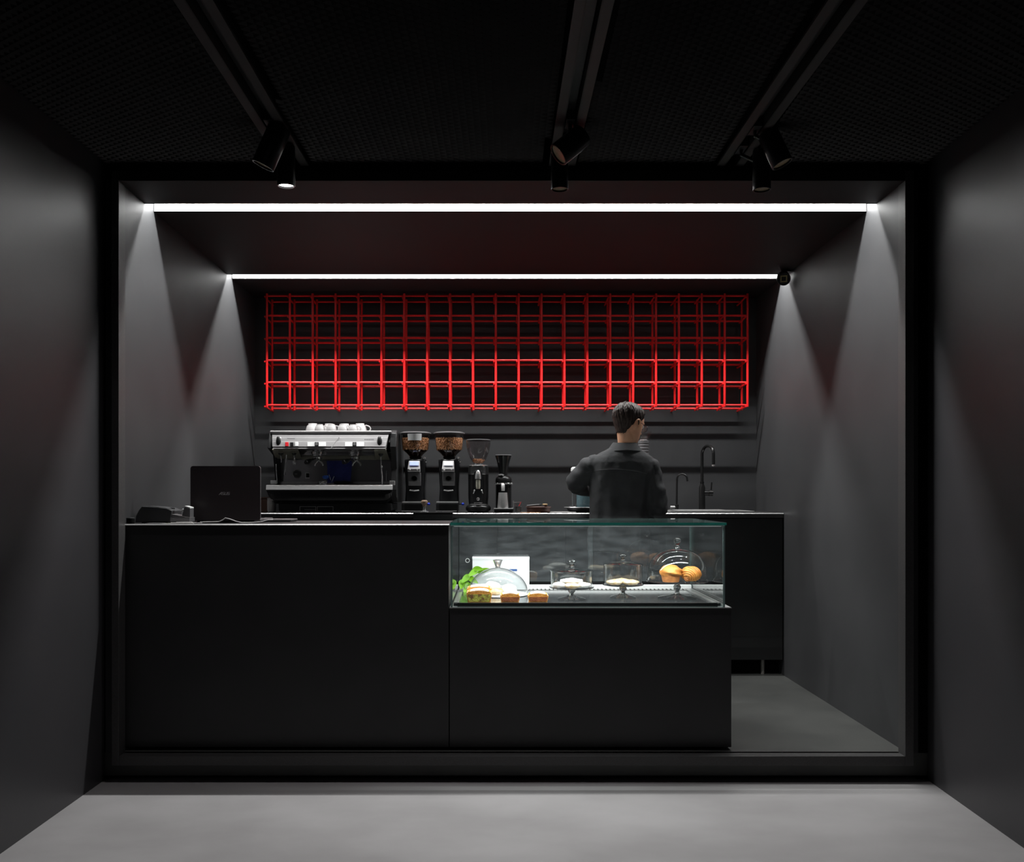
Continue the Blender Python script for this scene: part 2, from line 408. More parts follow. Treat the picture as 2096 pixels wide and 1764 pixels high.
# outer ceiling: slab with expanded metal mesh below it
ceil = quad_slab('ceiling', [(-2.1, YN, 2.80), (2.2, YN, 2.80), (2.2, 4.0, 2.80), (-2.1, 4.0, 2.80)], 0.1, 'void_black', (0, 0, 1))
tag(ceil, 'dark ceiling of expanded metal mesh over the room', 'ceiling')
def expanded_mesh():
    b = MB(); cw, rh, wd = 0.052, 0.034, 0.009
    tracks = [-0.885, 0.283, 1.02]
    y = 1.5; r = 0
    while y < 3.95:
        nx = int((xr(y) - xl(y)) / (cw / 2)); x0 = xl(y) + 0.01
        prev = None
        for i in range(nx + 1):
            x = x0 + i * cw / 2
            up = ((i + r) % 2 == 0)
            yy = y + (rh / 2 if up else 0)
            cur = (Vector((x, yy - wd / 2, ZOC + 0.006)), Vector((x, yy + wd / 2, ZOC - 0.004)))
            if prev and not any(abs(x - cw / 4 - t) < 0.075 for t in tracks):
                b.add([prev[0], cur[0], cur[1], prev[1]], [(0, 1, 2, 3)])
            prev = cur
        y += rh / 2; r += 1
    return b
o = expanded_mesh().build('metal_mesh', 'mesh_black', ceil, smooth=False, kind='stuff', recalc=False)

# =================================================================== LIGHT LINES, TRACKS, SPOTS
def light_line(Y0, Y1, dep, watts, label):
    z0 = zc(Y1)
    t = thing('linear_light', ((XL + XR) / 2, (Y0 + Y1) / 2, z0), label, 'light', 'recessed light lines in the bar ceiling')
    MB().box(XL + .002, XR - .002, Y1 - .004, Y1 - .001, z0 + .001, z0 + dep).build('diffuser', 'led_white', t, smooth=False)
    MB().box(XL + .002, XR - .002, Y0 + .001, Y0 + .004, z0 + .012, z0 + dep).build('baffle', 'track_black', t, smooth=False)
    ym = (Y0 + Y1) / 2
    MB().box(XL + .002, XR - .002, Y0 + .004, Y1 - .004, z0 + dep, z0 + dep + .006).build('profile', 'track_black', t, smooth=False)
    MB().box(XL + .002, XR - .002, ym - .008, ym + .008, z0 + dep - .003, z0 + dep).build('strip', 'led_white', t, smooth=False)
    area_light('line_beam', ((XL + XR) / 2, ym, z0 + dep - .0045), (0, 0, 0), XR - XL - 0.01, .018, watts, PI, t)
    return t
light_line(*SLOTS[0], LED_1, 'long white light line nearer the room, above the front counter')
light_line(*SLOTS[1], LED_2, 'long white light line farther back, just before the red rack')

tracks_x = [(-0.885, 'black lighting track at the left of the mesh ceiling'), (0.283, 'black lighting track at the middle of the mesh ceiling'),
            (1.02, 'black lighting track at the right of the mesh ceiling')]
for tx, lab in tracks_x:
    t = thing('lighting_track', (tx, 2.7, ZOC - .02), lab, 'track', 'ceiling lighting tracks')
    MB().box(tx - .058, tx - .027, 1.4, 3.94, ZOC - .022, ZOC - .012).build('flange', 'flange_grey', t, smooth=False)
    MB().box(tx + .027, tx + .058, 1.4, 3.94, ZOC - .022, ZOC - .012).build('flange', 'flange_grey', t, smooth=False)
    MB().box(tx - .027, tx - .022, 1.4, 3.94, ZOC - .022, ZOC + .06).box(tx + .022, tx + .027, 1.4, 3.94, ZOC - .022, ZOC + .06).box(tx - .027, tx + .027, 1.4, 3.94, ZOC + .06, ZOC + .07).build('channel', 'track_black', t, smooth=False)
    MB().box(tx - .016, tx + .016, 1.4, 3.94, ZOC + .02, ZOC + .06).build('conductor_rail', 'black_plastic', t, smooth=False)

def spot(tx, Y, top, axis, length, r, label, lens, watts, target, deg, blend):
    """a cylinder spotlight hung from the track on a short swivel; top = point where the barrel's upper end sits"""
    top = Vector(top); ax = Vector(axis).normalized()
    t = thing('track_spotlight', (tx, Y, ZOC), label, 'spotlight', 'cylinder spotlights on the ceiling tracks')
    MB().box(tx - .017, tx + .017, Y - .045, Y + .045, ZOC - .02, ZOC + .02).build('adapter', 'black_plastic', t, smooth=False, bevel=.002)
    mid = top + ax * length * 0.35
    side = ax.cross(Vector((0, 1, 0)))
    if side.length < .1: side = Vector((1, 0, 0))
    MB().tube([(tx, Y, ZOC - .01), (tx, Y, ZOC - .04), tuple(mid)], 0.008, 8).build('swivel_arm', 'black_metal', t)
    prof = [(0, 0), (r * .96, 0), (r, .004), (r, length - .002), (r * .985, length), (r * .88, length), (r * .86, length - .012), (0, length - .012)]
    MB().lathe(top, prof, 28, ax, caps=False).build('barrel', 'black_metal', t)
    MB().lathe(top + ax * (length - .0115), [(0, 0), (r * .84, 0), (r * .84, .004), (0, .005)], 24, ax, caps=False).build('lens', lens, t)
    if watts:
        spot_light('beam', top + ax * (length + .004), target, watts, deg, blend, t)
    return t
spot(-0.885, 3.69, (-0.868, 3.69, 2.575), (0.0, 0.03, -1), .165, .037, 'lit cylinder spotlight pointing straight down from the left track', 'lamp_lens', SPOT_DOWN, (-0.85, 3.4, -0.1), 86, 1.0)
spot(-0.885, 3.50, (-0.845, 3.50, 2.575), (-0.42, 0.05, -0.9), .165, .045, 'cylinder spotlight on the left track tilted towards the left wall', 'lamp_lens_off', SPOT_WALL, (-1.74, 3.05, 1.55), 92, 1.0)
spot(0.283, 3.72, (0.258, 3.72, 2.57), (0.0, 0.0, -1), .165, .036, 'cylinder spotlight pointing straight down from the middle track', 'lamp_lens_off', SPOT_DOWN, (0.25, 3.4, -0.1), 86, 1.0)
spot(0.283, 3.50, (0.335, 3.52, 2.55), (-0.74, -0.12, -0.62), .13, .046, 'cylinder spotlight on the middle track tilted sharply to the left', 'lamp_lens_off', 0, None, 0, 0)
spot(1.02, 3.76, (1.10, 3.74, 2.575), (0.0, 0.0, -1), .165, .037, 'cylinder spotlight pointing straight down from the right track', 'lamp_lens_off', SPOT_DOWN * .35, (0.95, 3.4, -0.1), 86, 1.0)
spot(1.02, 3.56, (1.07, 3.56, 2.575), (0.38, -0.10, -0.9), .14, .042, 'cylinder spotlight on the right track tilted towards the right wall', 'lamp_lens_off', SPOT_WALL * .7, (1.87, 2.85, 1.85), 74, 1.0)

# small black spotlight hung below the ceiling at the right end of the far light line
Yc = 5.50
t = thing('niche_spotlight', P(1602, 570, Yc), 'small black ceiling spotlight with a square gold chip, right of far light line', 'spotlight')
c0 = P(1604, 570, Yc)
MB().cyl((c0.x + .02, Yc + .02, zc(Yc)), (c0.x + .02, Yc + .02, c0.z + .01), .011, n=10).build('stem', 'black_metal', t)
MB().lathe((c0.x + .02, Yc + .02, zc(Yc) - .012), [(0, 0), (.03, 0), (.03, .012), (0, .012)], 20, caps=False).build('mounting_plate', 'black_metal', t)
hd = Vector((-0.22, -0.9, -0.36)).normalized()
MB().lathe(c0 - hd * .02, [(0, -.03), (.03, -.03), (.041, -.01), (.041, .035), (.037, .037), (.034, .03), (0, .03)], 24, hd, caps=False).build('head', 'black_plastic', t)
Mq = hd.to_track_quat('Z', 'Y').to_matrix()
for k, (a, bb, cc, dd) in enumerate(((-.02, .02, .013, .02), (-.02, .02, -.02, -.013), (-.02, -.013, -.012, .012), (.013, .02, -.012, .012))):
    pts = [c0 + hd * .0105 + Mq @ Vector(p) for p in ((a, cc, 0), (bb, cc, 0), (bb, dd, 0), (a, dd, 0), (a, cc, .002), (bb, cc, .002), (bb, dd, .002), (a, dd, .002))]
    MB().add(pts, [(0, 3, 2, 1), (4, 5, 6, 7), (0, 1, 5, 4), (1, 2, 6, 5), (2, 3, 7, 6), (3, 0, 4, 7)]).build('chip_bar', 'gold_chip', t, smooth=False)

# =================================================================== RED WIRE RACK
YG, YGB = 6.06, 6.20
gx0, gx1 = X(547, YG), X(1529.5, YG)
gz = [Z(v, YG) for v in (605, 645.5, 691, 737, 782.5, 829)]
rack = thing('wire_rack', ((gx0 + gx1) / 2, YG, gz[-1]), 'bright red steel wire grid rack mounted high on the back wall', 'rack')
rw = .0078
zt, zb, dzb = gz[0], gz[-1], -0.010
ups = [gx0 + (gx1 - gx0) * i / 21 for i in range(22)]
for Yg, dz, off in ((YG, 0, -rw), (YGB, dzb, -rw)):
    first = None
    for x in ups:
        if first is None:
            first = MB().cyl((ups[0], Yg + off, zb - .012 + dz), (ups[0], Yg + off, zt + .012 + dz), rw, n=8).build('upright_wire', 'red_wire', rack)
        else:
            c = first.copy(); COL.objects.link(c); c.parent = rack; c.location = (x - ups[0], 0, 0)
    first = None
    for z in gz:
        if first is None:
            first = MB().cyl((gx0 - .008, Yg + rw * .8, z + dz), (gx1 + .008, Yg + rw * .8, z + dz), rw * .95, n=8).build('cross_wire', 'red_wire', rack)
        else:
            c = first.copy(); COL.objects.link(c); c.parent = rack; c.location = (0, 0, z - gz[0])
first = None
for x in ups:
    for k, z in enumerate(gz):
        if first is None:
            first = MB().tube([(ups[0] - .012, YG - .016, gz[0] - .010), (ups[0] - .012, YGB + .016, gz[0] + dzb - .012)], .006, 6).build('tie_rod', 'red_wire', rack)
        else:
            c = first.copy(); COL.objects.link(c); c.parent = rack; c.location = (x - ups[0], 0, z - gz[0])
first = None
for x in ups[::3]:
    for z in (gz[0], gz[3], gz[5]):
        if first is None:
            first = MB().cyl((ups[0] - .012, YGB + .01, gz[0] + dzb - .012), (ups[0] - .012, YB - .001, gz[0] + dzb - .012), .006, n=6).build('wall_standoff', 'red_wire', rack)
        else:
            c = first.copy(); COL.objects.link(c); c.parent = rack; c.location = (x - ups[0], 0, z - gz[0])

# =================================================================== BACK COUNTER
YC0, ZC1 = 5.667, 1.025
xs = [XL + .005, -0.86, 0.0, 0.86, XR - .006]
labs = ['black base cabinet in the left corner under the espresso machine', 'black base cabinet under the coffee grinders',
        'black base cabinet behind the glass case and the person', 'black base cabinet at the right end under the sink']
for i in range(4):
    x0, x1 = xs[i] + .0015, xs[i + 1] - .0015
    t = thing('base_cabinet', ((x0 + x1) / 2, YC0 + .3, 0), labs[i], 'cabinet', 'base cabinets along the back wall')
    MB().box(x0, x1, YC0 + .03, YB - .002, 0.095, ZC1 - .032).build('carcass', 'cabinet_black', t, smooth=False)
    n = 1 if i == 3 else 2
    for k in range(n):
        a = x0 + (x1 - x0) * k / n + .0015; c = x0 + (x1 - x0) * (k + 1) / n - .0015
        MB().box(a, c, YC0 + .008, YC0 + .029, 0.098, ZC1 - .036).build('door', 'cabinet_black', t, smooth=False, bevel=.0015)
    MB().box(x0, x1, YC0 + .10, YC0 + .115, 0.0, 0.095).build('toe_kick', 'void_black', t, smooth=False)
    for lx in ((x0 + .12, x1 - .15) if i < 3 else (x0 + .2, X(1561, YC0 + .06))):
        MB().cyl((lx, YC0 + .06, 0), (lx, YC0 + .06, 0.094), .012, n=10).build('leg', 'concrete_grey', t)
def worktop(x0, x1, y0, y1, z0, z1, label):
    t = thing('worktop', ((x0 + x1) / 2, (y0 + y1) / 2, z0), label, 'worktop')
    MB().box(x0, x1, y0 + .004, y1, z0, z1).build('slab', 'counter_top', t, smooth=False)
    MB().prism([(y0, max(z0, z1 - .007)), (y0, z1 - .004), (y0 + .004, z1), (y0 + .0042, max(z0, z1 - .007))], x0, x1, 'x').build('edge_glint', 'steel', t, smooth=False)  # paler slanted strip added along the front edge to imitate its glint
worktop(XL + .003, XR - .004, YC0, YB - .001, ZC1 - .030, ZC1, 'thin black worktop along the back wall carrying machine and sink')

# =================================================================== FRONT COUNTER
ZF1 = 1.012
t = thing('front_counter', (X(590, 4.02), 4.27, 0), 'plain matt black counter with the laptop on top', 'counter')
cxl, cxr = X(255, 4.02), X(918.5, 4.02)
MB().box(cxl, cxr, 4.02, 4.04, .014, ZF1 - .010).build('front_panel', 'counter_panel', t, smooth=False, bevel=.0012)
MB().box(cxl + .002, cxr - .002, 4.042, 4.50, .012, ZF1 - .012).build('carcass', 'cabinet_black', t, smooth=False)
MB().box(cxl + .01, cxr, 4.045, 4.06, 0, .012).build('plinth', 'void_black', t, smooth=False)
worktop(X(247, 4.01), X(919.5, 4.01), 4.01, 4.52, ZF1 - .009, ZF1, 'thin dark metal worktop of the front counter under the laptop')
t = thing('case_cabinet', (X(1208, 4.02), 4.4, 0), 'plain matt black cabinet carrying the glass pastry case', 'cabinet')
kx0, kx1, KZ = X(920.5, 4.02), X(1497, 4.02), Z(1243, 4.02)
MB().box(kx0, kx1, 4.02, 4.04, .014, KZ - .004).build('front_panel', 'counter_panel', t, smooth=False, bevel=.0012)
MB().box(kx0 + .002, kx1 - .001, 4.042, 4.73, .012, KZ - .004).build('carcass', 'cabinet_black', t, smooth=False)
MB().box(kx0, kx1 - .05, 4.045, 4.06, 0, .012).build('plinth', 'void_black', t, smooth=False)
MB().box(kx0, kx1, 4.015, 4.735, KZ - .004, KZ).build('top_plate', 'steel', t, smooth=False)

# =================================================================== GLASS PASTRY CASE
gy0, gy1 = 4.022, 4.715
gxl, gxr = X(922.5, gy0), X(1484, gy0)
GZ0, GZ1 = KZ + .001, Z(1069.5, gy0)
case = thing('display_case', ((gxl + gxr) / 2, (gy0 + gy1) / 2, GZ0), 'clear glass pastry case with green glass edges, lit inside', 'display case')
th = .008
def pane(name, x0, x1, y0, y1, z0, z1, thin, parent=case, face='pane', green=False):
    """a glass sheet: big faces clear, the narrow edge faces green"""
    b = MB()
    v = [(x0, y0, z0), (x1, y0, z0), (x1, y1, z0), (x0, y1, z0), (x0, y0, z1), (x1, y0, z1), (x1, y1, z1), (x0, y1, z1)]
    fs = {'z': [(0, 3, 2, 1), (4, 5, 6, 7)], 'y': [(0, 1, 5, 4), (2, 3, 7, 6)], 'x': [(1, 2, 6, 5), (3, 0, 4, 7)]}
    o = len(b.v); b.v += [Vector(p) for p in v]
    for k, ff in fs.items():
        for fi, f in enumerate(ff): b.f.append([i + o for i in f]); b.mi.append(0 if k == thin else (1 if green and k == 'y' and fi == 0 else 2))
    return b.build(name, [face, 'glass_edge', 'glass_edge_pale'], parent, smooth=False, recalc=False)
pane('top_glass', gxl - .002, gxr + .006, gy0 - .004, gy1, GZ1 - .012, GZ1, 'z', green=True)
pane('front_glass', gxl + th, gxr - th, gy0, gy0 + th, GZ0, GZ1 - .0125, 'y')
pane('side_glass', gxl, gxl + th, gy0, gy1, GZ0, GZ1 - .0125, 'x', face='side_pane')
pane('side_glass', gxr - th, gxr, gy0, gy1, GZ0, GZ1 - .0125, 'x', face='side_pane')
mx = X(1209, 4.69)
d1 = pane('sliding_door', gxl + th + .002, mx + .01, gy1 - .022, gy1 - .016, GZ0 + .05, GZ1 - .014, 'y', face='dusty_pane')
d2 = pane('sliding_door', mx - .01, gxr - th - .002, gy1 - .010, gy1 - .004, GZ0 + .05, GZ1 - .014, 'y', face='dusty_pane')
hc = P(957, 1147, gy1 - .026)
MB().lathe(hc, [(0, 0), (.0085, 0), (.0085, .003), (0, .003)], 20, (0, -1, 0), caps=False).build('finger_pull', 'black_plastic', d1)
MB().lathe(hc, [(.0085, 0), (.0115, 0), (.0115, .004), (.0085, .004), (.0085, 0)], 20, (0, -1, 0), caps=False).build('pull_ring', 'white_plastic', d1)
# floor of the case
MB().box(gxl + .03, gxr - .03, gy0 + .012, gy0 + .026, GZ0, GZ0 + .017).build('front_lip', 'black_plastic', case, smooth=False)
MB().box(gxl + .012, gxr - .012, gy0 + .027, gy1 - .10, GZ0, GZ0 + .012).build('tray', 'tray_steel', case, smooth=False)
for (a, c) in ((gxl + .012, gxl + .034), (gxr - .05, gxr - .028), (gxr - .024, gxr - .012)):
    MB().box(a, c, gy0 + .03, gy1 - .06, GZ0 + .012, GZ0 + .018).build('side_rail', 'rail_alu', case, smooth=False, bevel=.001)
MB().box(gxl + .012, gxr - .012, gy1 - .055, gy1 - .028, GZ0, GZ0 + .034).build('rear_ledge', 'white_plastic', case, smooth=False, bevel=.001)
vent = MB().box(gxl + .012, gxr - .012, gy1 - .099, gy1 - .056, GZ0, GZ0 + .014).build('vent_strip', 'rail_alu', case, smooth=False)
first = None
nsl = 56
for i in range(nsl):
    x = gxl + .04 + (gxr - gxl - .08) * i / (nsl - 1)
    if first is None:
        x00 = x
        first = MB().box(x - .004, x + .002, gy1 - .092, gy1 - .066, GZ0 + .014, GZ0 + .0155).build('vent_slot', 'void_black', vent, smooth=False)
    else:
        c = first.copy(); COL.objects.link(c); c.parent = vent; c.location = (x - x00, 0, 0)
lb = MB().box(gxl + .012, gxr - .012, gy0 + .010, gy0 + .024, GZ1 - .0165, GZ1 - .0125).build('light_bar', 'rail_alu', case, smooth=False)
MB().box(gxl + .014, gxr - .014, gy0 + .012, gy0 + .022, GZ1 - .0175, GZ1 - .0165).build('light_strip', 'case_lamp', lb, smooth=False)
area_light('case_beam', ((gxl + gxr) / 2, gy0 + .018, GZ1 - .019), (math.radians(28), 0, 0), gxr - gxl - .04, .008, CASE_W, math.radians(150), case, (0.97, 1.0, 0.99))

# ------------------------------------------------------------------ what stands in the case
TZ = GZ0 + .0122                                  # tray surface
def loaf(uc, Y, wid, hgt, dep, body, crust, top, label):
    x = X(uc, Y); t = thing('loaf_cake', (x, Y, TZ), label, 'cake', 'loaf cakes at the front of the case')
    rings = []
    for k in range(7):
        f = k / 6; yy = Y + dep * (f - .5); s = 1 - .05 * abs(2 * f - 1) ** 3
        z1 = TZ + hgt
        rings.append([(x - wid * .44 * s, yy, TZ), (x + wid * .44 * s, yy, TZ), (x + wid * .49 * s, yy, TZ + hgt * .55), (x + wid * .5 * s, yy, z1 - .008),
                      (x + wid * .42 * s, yy, z1), (x, yy, z1 + .004), (x - wid * .42 * s, yy, z1), (x - wid * .5 * s, yy, z1 - .008), (x - wid * .49 * s, yy, TZ + hgt * .55)])
    MB().loft(rings).build('crust', crust, t, angle=1.2)
    pts = [(x - wid * .39, TZ + .004), (x + wid * .39, TZ + .004), (x + wid * .44, TZ + hgt * .5), (x + wid * .44, TZ + hgt - .012), (x - wid * .44, TZ + hgt - .012), (x - wid * .44, TZ + hgt * .5)]
    MB().prism(pts, Y - dep / 2 - .0015, Y - dep / 2 + .004, 'y').build('crumb', body, t, smooth=False)
    b = MB(); rr = []
    for k in range(7):
        f = k / 6; yy = Y + dep * .96 * (f - .5)
        rr.append([(x + wid * .47 * q, yy, TZ + hgt - .006 + (.013 * (1 - q * q) + .002 * random.random())) for q in [-1 + 2 * i / 10 for i in range(11)]] + [(x + wid * .45, yy, TZ + hgt - .010), (x - wid * .45, yy, TZ + hgt - .010)])
    b.loft(rr).build('icing', top, t, angle=1.2)
    return t
loaf(981, 4.13, .118, .050, .085, 'cake_green', 'cake_gold', 'icing', 'pistachio loaf cake with green crumb and white icing, front left of case')
loaf(981, 4.235, .118, .058, .08, 'cake_gold', 'cake_gold', 'icing', 'golden loaf cake with white icing standing behind the pistachio loaf')
loaf(1044, 4.135, .092, .036, .075, 'cake_brown', 'cake_gold', 'icing', 'brown loaf cake with pale icing, between pistachio loaf and another brown one')
loaf(1101, 4.14, .096, .036, .075, 'cake_brown', 'cake_gold', 'icing', 'brown loaf cake with pale icing, nearest the first glass foot stand')

def glass_knob(c, r, z0, z1, t, name='knob', m='solid_glass'):
    h = z1 - z0
    MB().lathe((c[0], c[1], z0), [(0, 0), (r * .8, 0), (r * .75, h * .12), (r * .5, h * .3), (r * .62, h * .42), (r, h * .66), (r * .92, h * .84), (r * .55, h * .96), (0, h)], 24, caps=False).build(name, m, t)
# large low dome at the left
cA = P(1019, 1217, 4.42); rA = .149
t = thing('glass_cloche', (cA.x, cA.y, TZ), 'wide low glass dome with a flared metal knob over white pastries', 'cloche')
MB().lathe((cA.x, cA.y, TZ), [(rA * 1.03, .004)] + [(rA * math.cos(a), .004 + .128 * math.sin(a)) for a in [PI / 2 * i / 14 for i in range(14)]] + [(.008, .132)], 48, caps=False).build('dome', 'dome_glass', t)
zk = TZ + .132
MB().lathe((cA.x, cA.y, zk), [(0, 0), (.013, 0), (.012, .004), (.022, .030), (.025, .036), (.02, .038), (0, .037)], 24, caps=False).build('knob', 'chrome', t)
MB().lathe((cA.x, cA.y, TZ), [(0, 0), (.13, 0), (.155, .003), (.155, .004), (0, .004)], 40, caps=False).build('plate', 'white_plastic', t)
for k, (dx, dy, r, hh) in enumerate(((-.075, -.03, .038, .05), (-.01, -.06, .036, .035), (.06, -.02, .036, .03), (-.03, .05, .04, .055), (.055, .06, .038, .04))):
    def fn(p, d, k=k): return p * (1 + .10 * math.sin(5 * d.x + k) * math.cos(6 * d.y + 2 * k))
    MB().ball((cA.x + dx, cA.y + dy, TZ + .006 + hh * .48), (r, r, hh * .5), 16, 10, fn=fn).build('sugared_pastry', 'icing' if k != 1 else 'cookie',
        label=['sugared white pastry under the wide dome, far left', 'pale cookie under the wide dome, at its front', 'sugared white pastry under the wide dome, right of centre',
               'tall sugared pastry under the wide dome, behind left', 'sugared pastry under the wide dome, at its back right'][k], cat='pastry', group='pastries under the wide glass dome')

def footed(uc, Y, r, zf, zt, zl, lid, label, cat):
    """glass foot, stem and plate; zf plate height, zt top of cover, zl top of knob"""
    x = X(uc, Y); t = thing('glass_stand', (x, Y, TZ), label, cat, 'footed glass stands in the case')
    h = zf - TZ
    MB().lathe((x, Y, TZ + .0005), [(r * .64, 0), (r * .66, .002), (r * .5, .007), (r * .25, .013), (.014, .020)], 40, caps=False).build('foot', 'dome_glass', t)
    MB().lathe((x, Y, TZ + .018), [(0, 0), (.012, 0), (.010, h * .2), (.017, h * .36), (.018, h * .46), (.011, h * .62), (.014, h * .74), (.022, h - .0215), (0, h - .021)], 28, caps=False).build('stem', 'solid_glass', t)
    MB().lathe((x, Y, zf), [(.004, -.0015), (r * .9, -.0015), (r * 1.02, .001), (r * 1.05, .005)], 44, caps=False).build('plate', 'dome_glass', t)
    H = zt - zf
    if lid == 'dome':
        prof = [(r * .985, .004), (r * 1.0, .008), (r * .99, H * .35), (r * .93, H * .55), (r * .8, H * .74), (r * .6, H * .88), (r * .35, H * .965), (.012, H)]
    else:
        prof = [(r * .97, .004), (r * .97, H * .82), (r * 1.0, H * .84), (r * 1.0, H * .88), (r * .93, H * .9), (r * .6, H * .965), (.012, H)]
    MB().lathe((x, Y, zf), prof, 48, caps=False).build('cover', 'dome_glass', t)
    glass_knob((x, Y), (zl - zt) * (.34 if lid == 'dome' else .5), zt - .001, zl, t)
    return x
def Zp(v, Y): return Z(v, Y)
xB = footed(1170, 4.22, .1005, Zp(1203, 4.22), Zp(1162, 4.22), Zp(1145, 4.22), 'jar', 'straight glass jar with flat lid on a foot, holding white cookies', 'cake stand')
xC = footed(1275, 4.29, .0950, Zp(1197, 4.29), Zp(1148, 4.29), Zp(1134, 4.29), 'jar', 'straight glass jar with flat lid on a foot, with browner cookies beside the big dome', 'cake stand')
xD = footed(1386, 4.27, .140, Zp(1190, 4.27), Zp(1122, 4.27), Zp(1100, 4.27), 'dome', 'large round glass dome on a foot covering two baked rolls', 'cake stand')
def cookie(x, Y, z, r, h, m, label, grp):
    sd = random.random() * 9
    def fn(p, d): return p * (1 + .10 * math.sin(7 * d.x + sd) * math.cos(6 * d.y - sd) + .06 * math.sin(17 * d.y + sd) * math.sin(14 * d.x - sd))
    return MB().ball((x, Y, z + h / 2), (r, r, h / 2), 28, 14, fn=fn).build('cookie', m, label=label, cat='cookie', group=grp)
zB, zCk = Zp(1203, 4.22) + .002, Zp(1197, 4.29) + .002
for dx, dy, dz, r, lw_ in ((-.048, .0, 0, .04, 'lying at its left'), (.045, -.01, 0, .042, 'lying at its right'), (0, -.045, 0, .036, 'lying at its front'), (0.0, .0, .017, .05, 'on top of the others')):
    cookie(xB + dx, 4.22 + dy, zB + dz, r, .026, 'icing' if dz or dx else 'cookie', 'white sugared cookie in the first footed jar, ' + lw_, 'cookies in the first footed jar')
for dx, dy, dz, r, lw_ in ((-.042, -.02, 0, .036, 'left one'), (.035, -.025, 0, .036, 'right one'), (0, .035, 0, .04, 'rear one')):
    cookie(xC + dx, 4.29 + dy, zCk + dz, r, .026, 'cookie', 'pale brown cookie in the footed jar beside the big dome, ' + lw_, 'cookies in the second footed jar')
# muffin roll and spiral croissant under the big dome
zD = Zp(1190, 4.27) + .002
xm = X(1373, 4.24)
t = thing('muffin_roll', (xm, 4.24, zD), 'tall golden brown muffin roll under the big dome', 'pastry')
MB().lathe((xm, 4.24, zD), [(0, 0), (.038, 0), (.043, .02), (.046, .036), (0, .036)], 28, caps=False).build('cup', 'pastry_cup', t)
def fn(p, d):
    a = math.atan2(d.y, d.x)
    return Vector((p.x, p.y, p.z)) * (1 + .045 * math.sin(3 * a + 7 * d.z) + .03 * math.sin(9 * d.z + 2 * a))
MB().ball((xm, 4.24, zD + .047), (.053, .052, .032), 32, 18, fn=fn).build('crown', 'pastry', t)
xs_ = X(1414, 4.245)
t = thing('croissant', (xs_, 4.245, zD), 'round ridged croissant roll under the big dome, right of the muffin roll', 'pastry')
def fn(p, d):
    q_ = Vector((p.x + .030, p.y + .02, p.z + .022)); r_ = q_.length / .0085       # ridges circling the lower left end
    return p * (.97 + .085 * abs(math.sin(r_ * PI * .5)) ** .7 + .03 * d.z)
MB().ball((xs_, 4.245, zD + .0365), (.0475, .044, .0345), 64, 48, fn=fn).build('body', 'pastry', t, angle=1.5)
for k in range(8):                                    # layered ridges fanning out from the rolled end
    R_ = .0185 + .0088 * k; pts = []
    for i in range(46):
        a = -.25 + 2.5 * i / 45; px, pz = xs_ - .026 + R_ * math.cos(a), zD + .016 + R_ * math.sin(a)
        e_ = 1 - ((px - xs_) / .048) ** 2 - ((pz - zD - .0365) / .0355) ** 2
        if e_ > .02: pts.append((px, 4.245 - .0445 * math.sqrt(e_), pz))
    if len(pts) > 4: MB().tube(pts, [.001] + [.0044] * (len(pts) - 2) + [.001], 8).build('ridge', 'pastry', t)
pts = []
for i in range(40):
    a = i / 39 * 4.4 * PI; rr = .002 + .0125 * i / 39
    pts.append((xs_ - .024 + rr * math.cos(a), 4.2125 + .006 * i / 39, zD + .018 + rr * math.sin(a)))
MB().tube(pts, .0032, 6).build('spiral_end', 'pastry_cup', t)

# white card box and green plant at the back left of the case
Yb_ = 4.615
t = thing('cake_box', (X(1025, Yb_), Yb_ + .02, GZ0 + .014), 'white card box with a small blue printed mark, behind the wide dome', 'box')
bx0, bx1, bz0, bz1 = X(967, Yb_), X(1083.5, Yb_), GZ0 + .0145, Z(1140, Yb_)
MB().box(bx0, bx1, Yb_, Yb_ + .04, bz0, bz1 - .012).build('body', 'white_card', t, smooth=False, bevel=.001)
MB().box(bx0 - .001, bx1 + .001, Yb_ - .001, Yb_ + .041, bz1 - .012, bz1).build('lid', 'white_card', t, smooth=False, bevel=.001)
mat('print_blue', (0.03, 0.09, 0.28), 0.6, col2=(0.035, 0.1, 0.3))
q0, q1, q2, q3 = X(1043, Yb_), X(1058.5, Yb_), Z(1169, Yb_), Z(1164.5, Yb_)
MB().prism([(q0 - .008, (q2 + q3) / 2), (q0, q2), (q1, q2), (q1, q3), (q0, q3)], Yb_ - .0006, Yb_ + .0005, 'y').build('printed_mark', 'print_blue', t, smooth=False)
t = thing('potted_plant', (-0.165, 4.56, TZ), 'lime green leafy sprig in a small glass pot at the left end of the case', 'plant')
MB().lathe((-0.165, 4.545, TZ + .001), [(0, 0), (.02, 0), (.024, .04), (.022, .04), (.019, .004), (0, .004)], 20, caps=False).build('pot', 'dome_glass', t)
def leaf(p0, p1, wid, droop, tw):
    p0 = Vector(p0); p1 = Vector(p1); d = p1 - p0; L = d.length; dn = d.normalized()
    side = dn.cross(Vector((0, -1, 0.35))).normalized()
    up = side.cross(dn).normalized()
    b = MB(); rings = []
    for i in range(9):
        f = i / 8; ww = wid * (math.sin(PI * min(1, f * .93 + .03)) ** .75) * (1.15 - .5 * f); c = p0 + d * f + Vector((0, 0, -droop * f * f)) 
        rings.append([c - side * ww + up * ww * .25, c - side * ww * .5 + up * .1 * ww, c, c + side * ww * .5 + up * .1 * ww, c + side * ww + up * ww * .25,
                      c + side * ww * .5 + up * (.1 * ww - .0012), c - up * .0012, c - side * ww * .5 + up * (.1 * ww - .0012)])
    b.loft(rings)
    return b.build('leaf', 'leaf', t, angle=1.5)
sx, sy = -0.165, 4.545
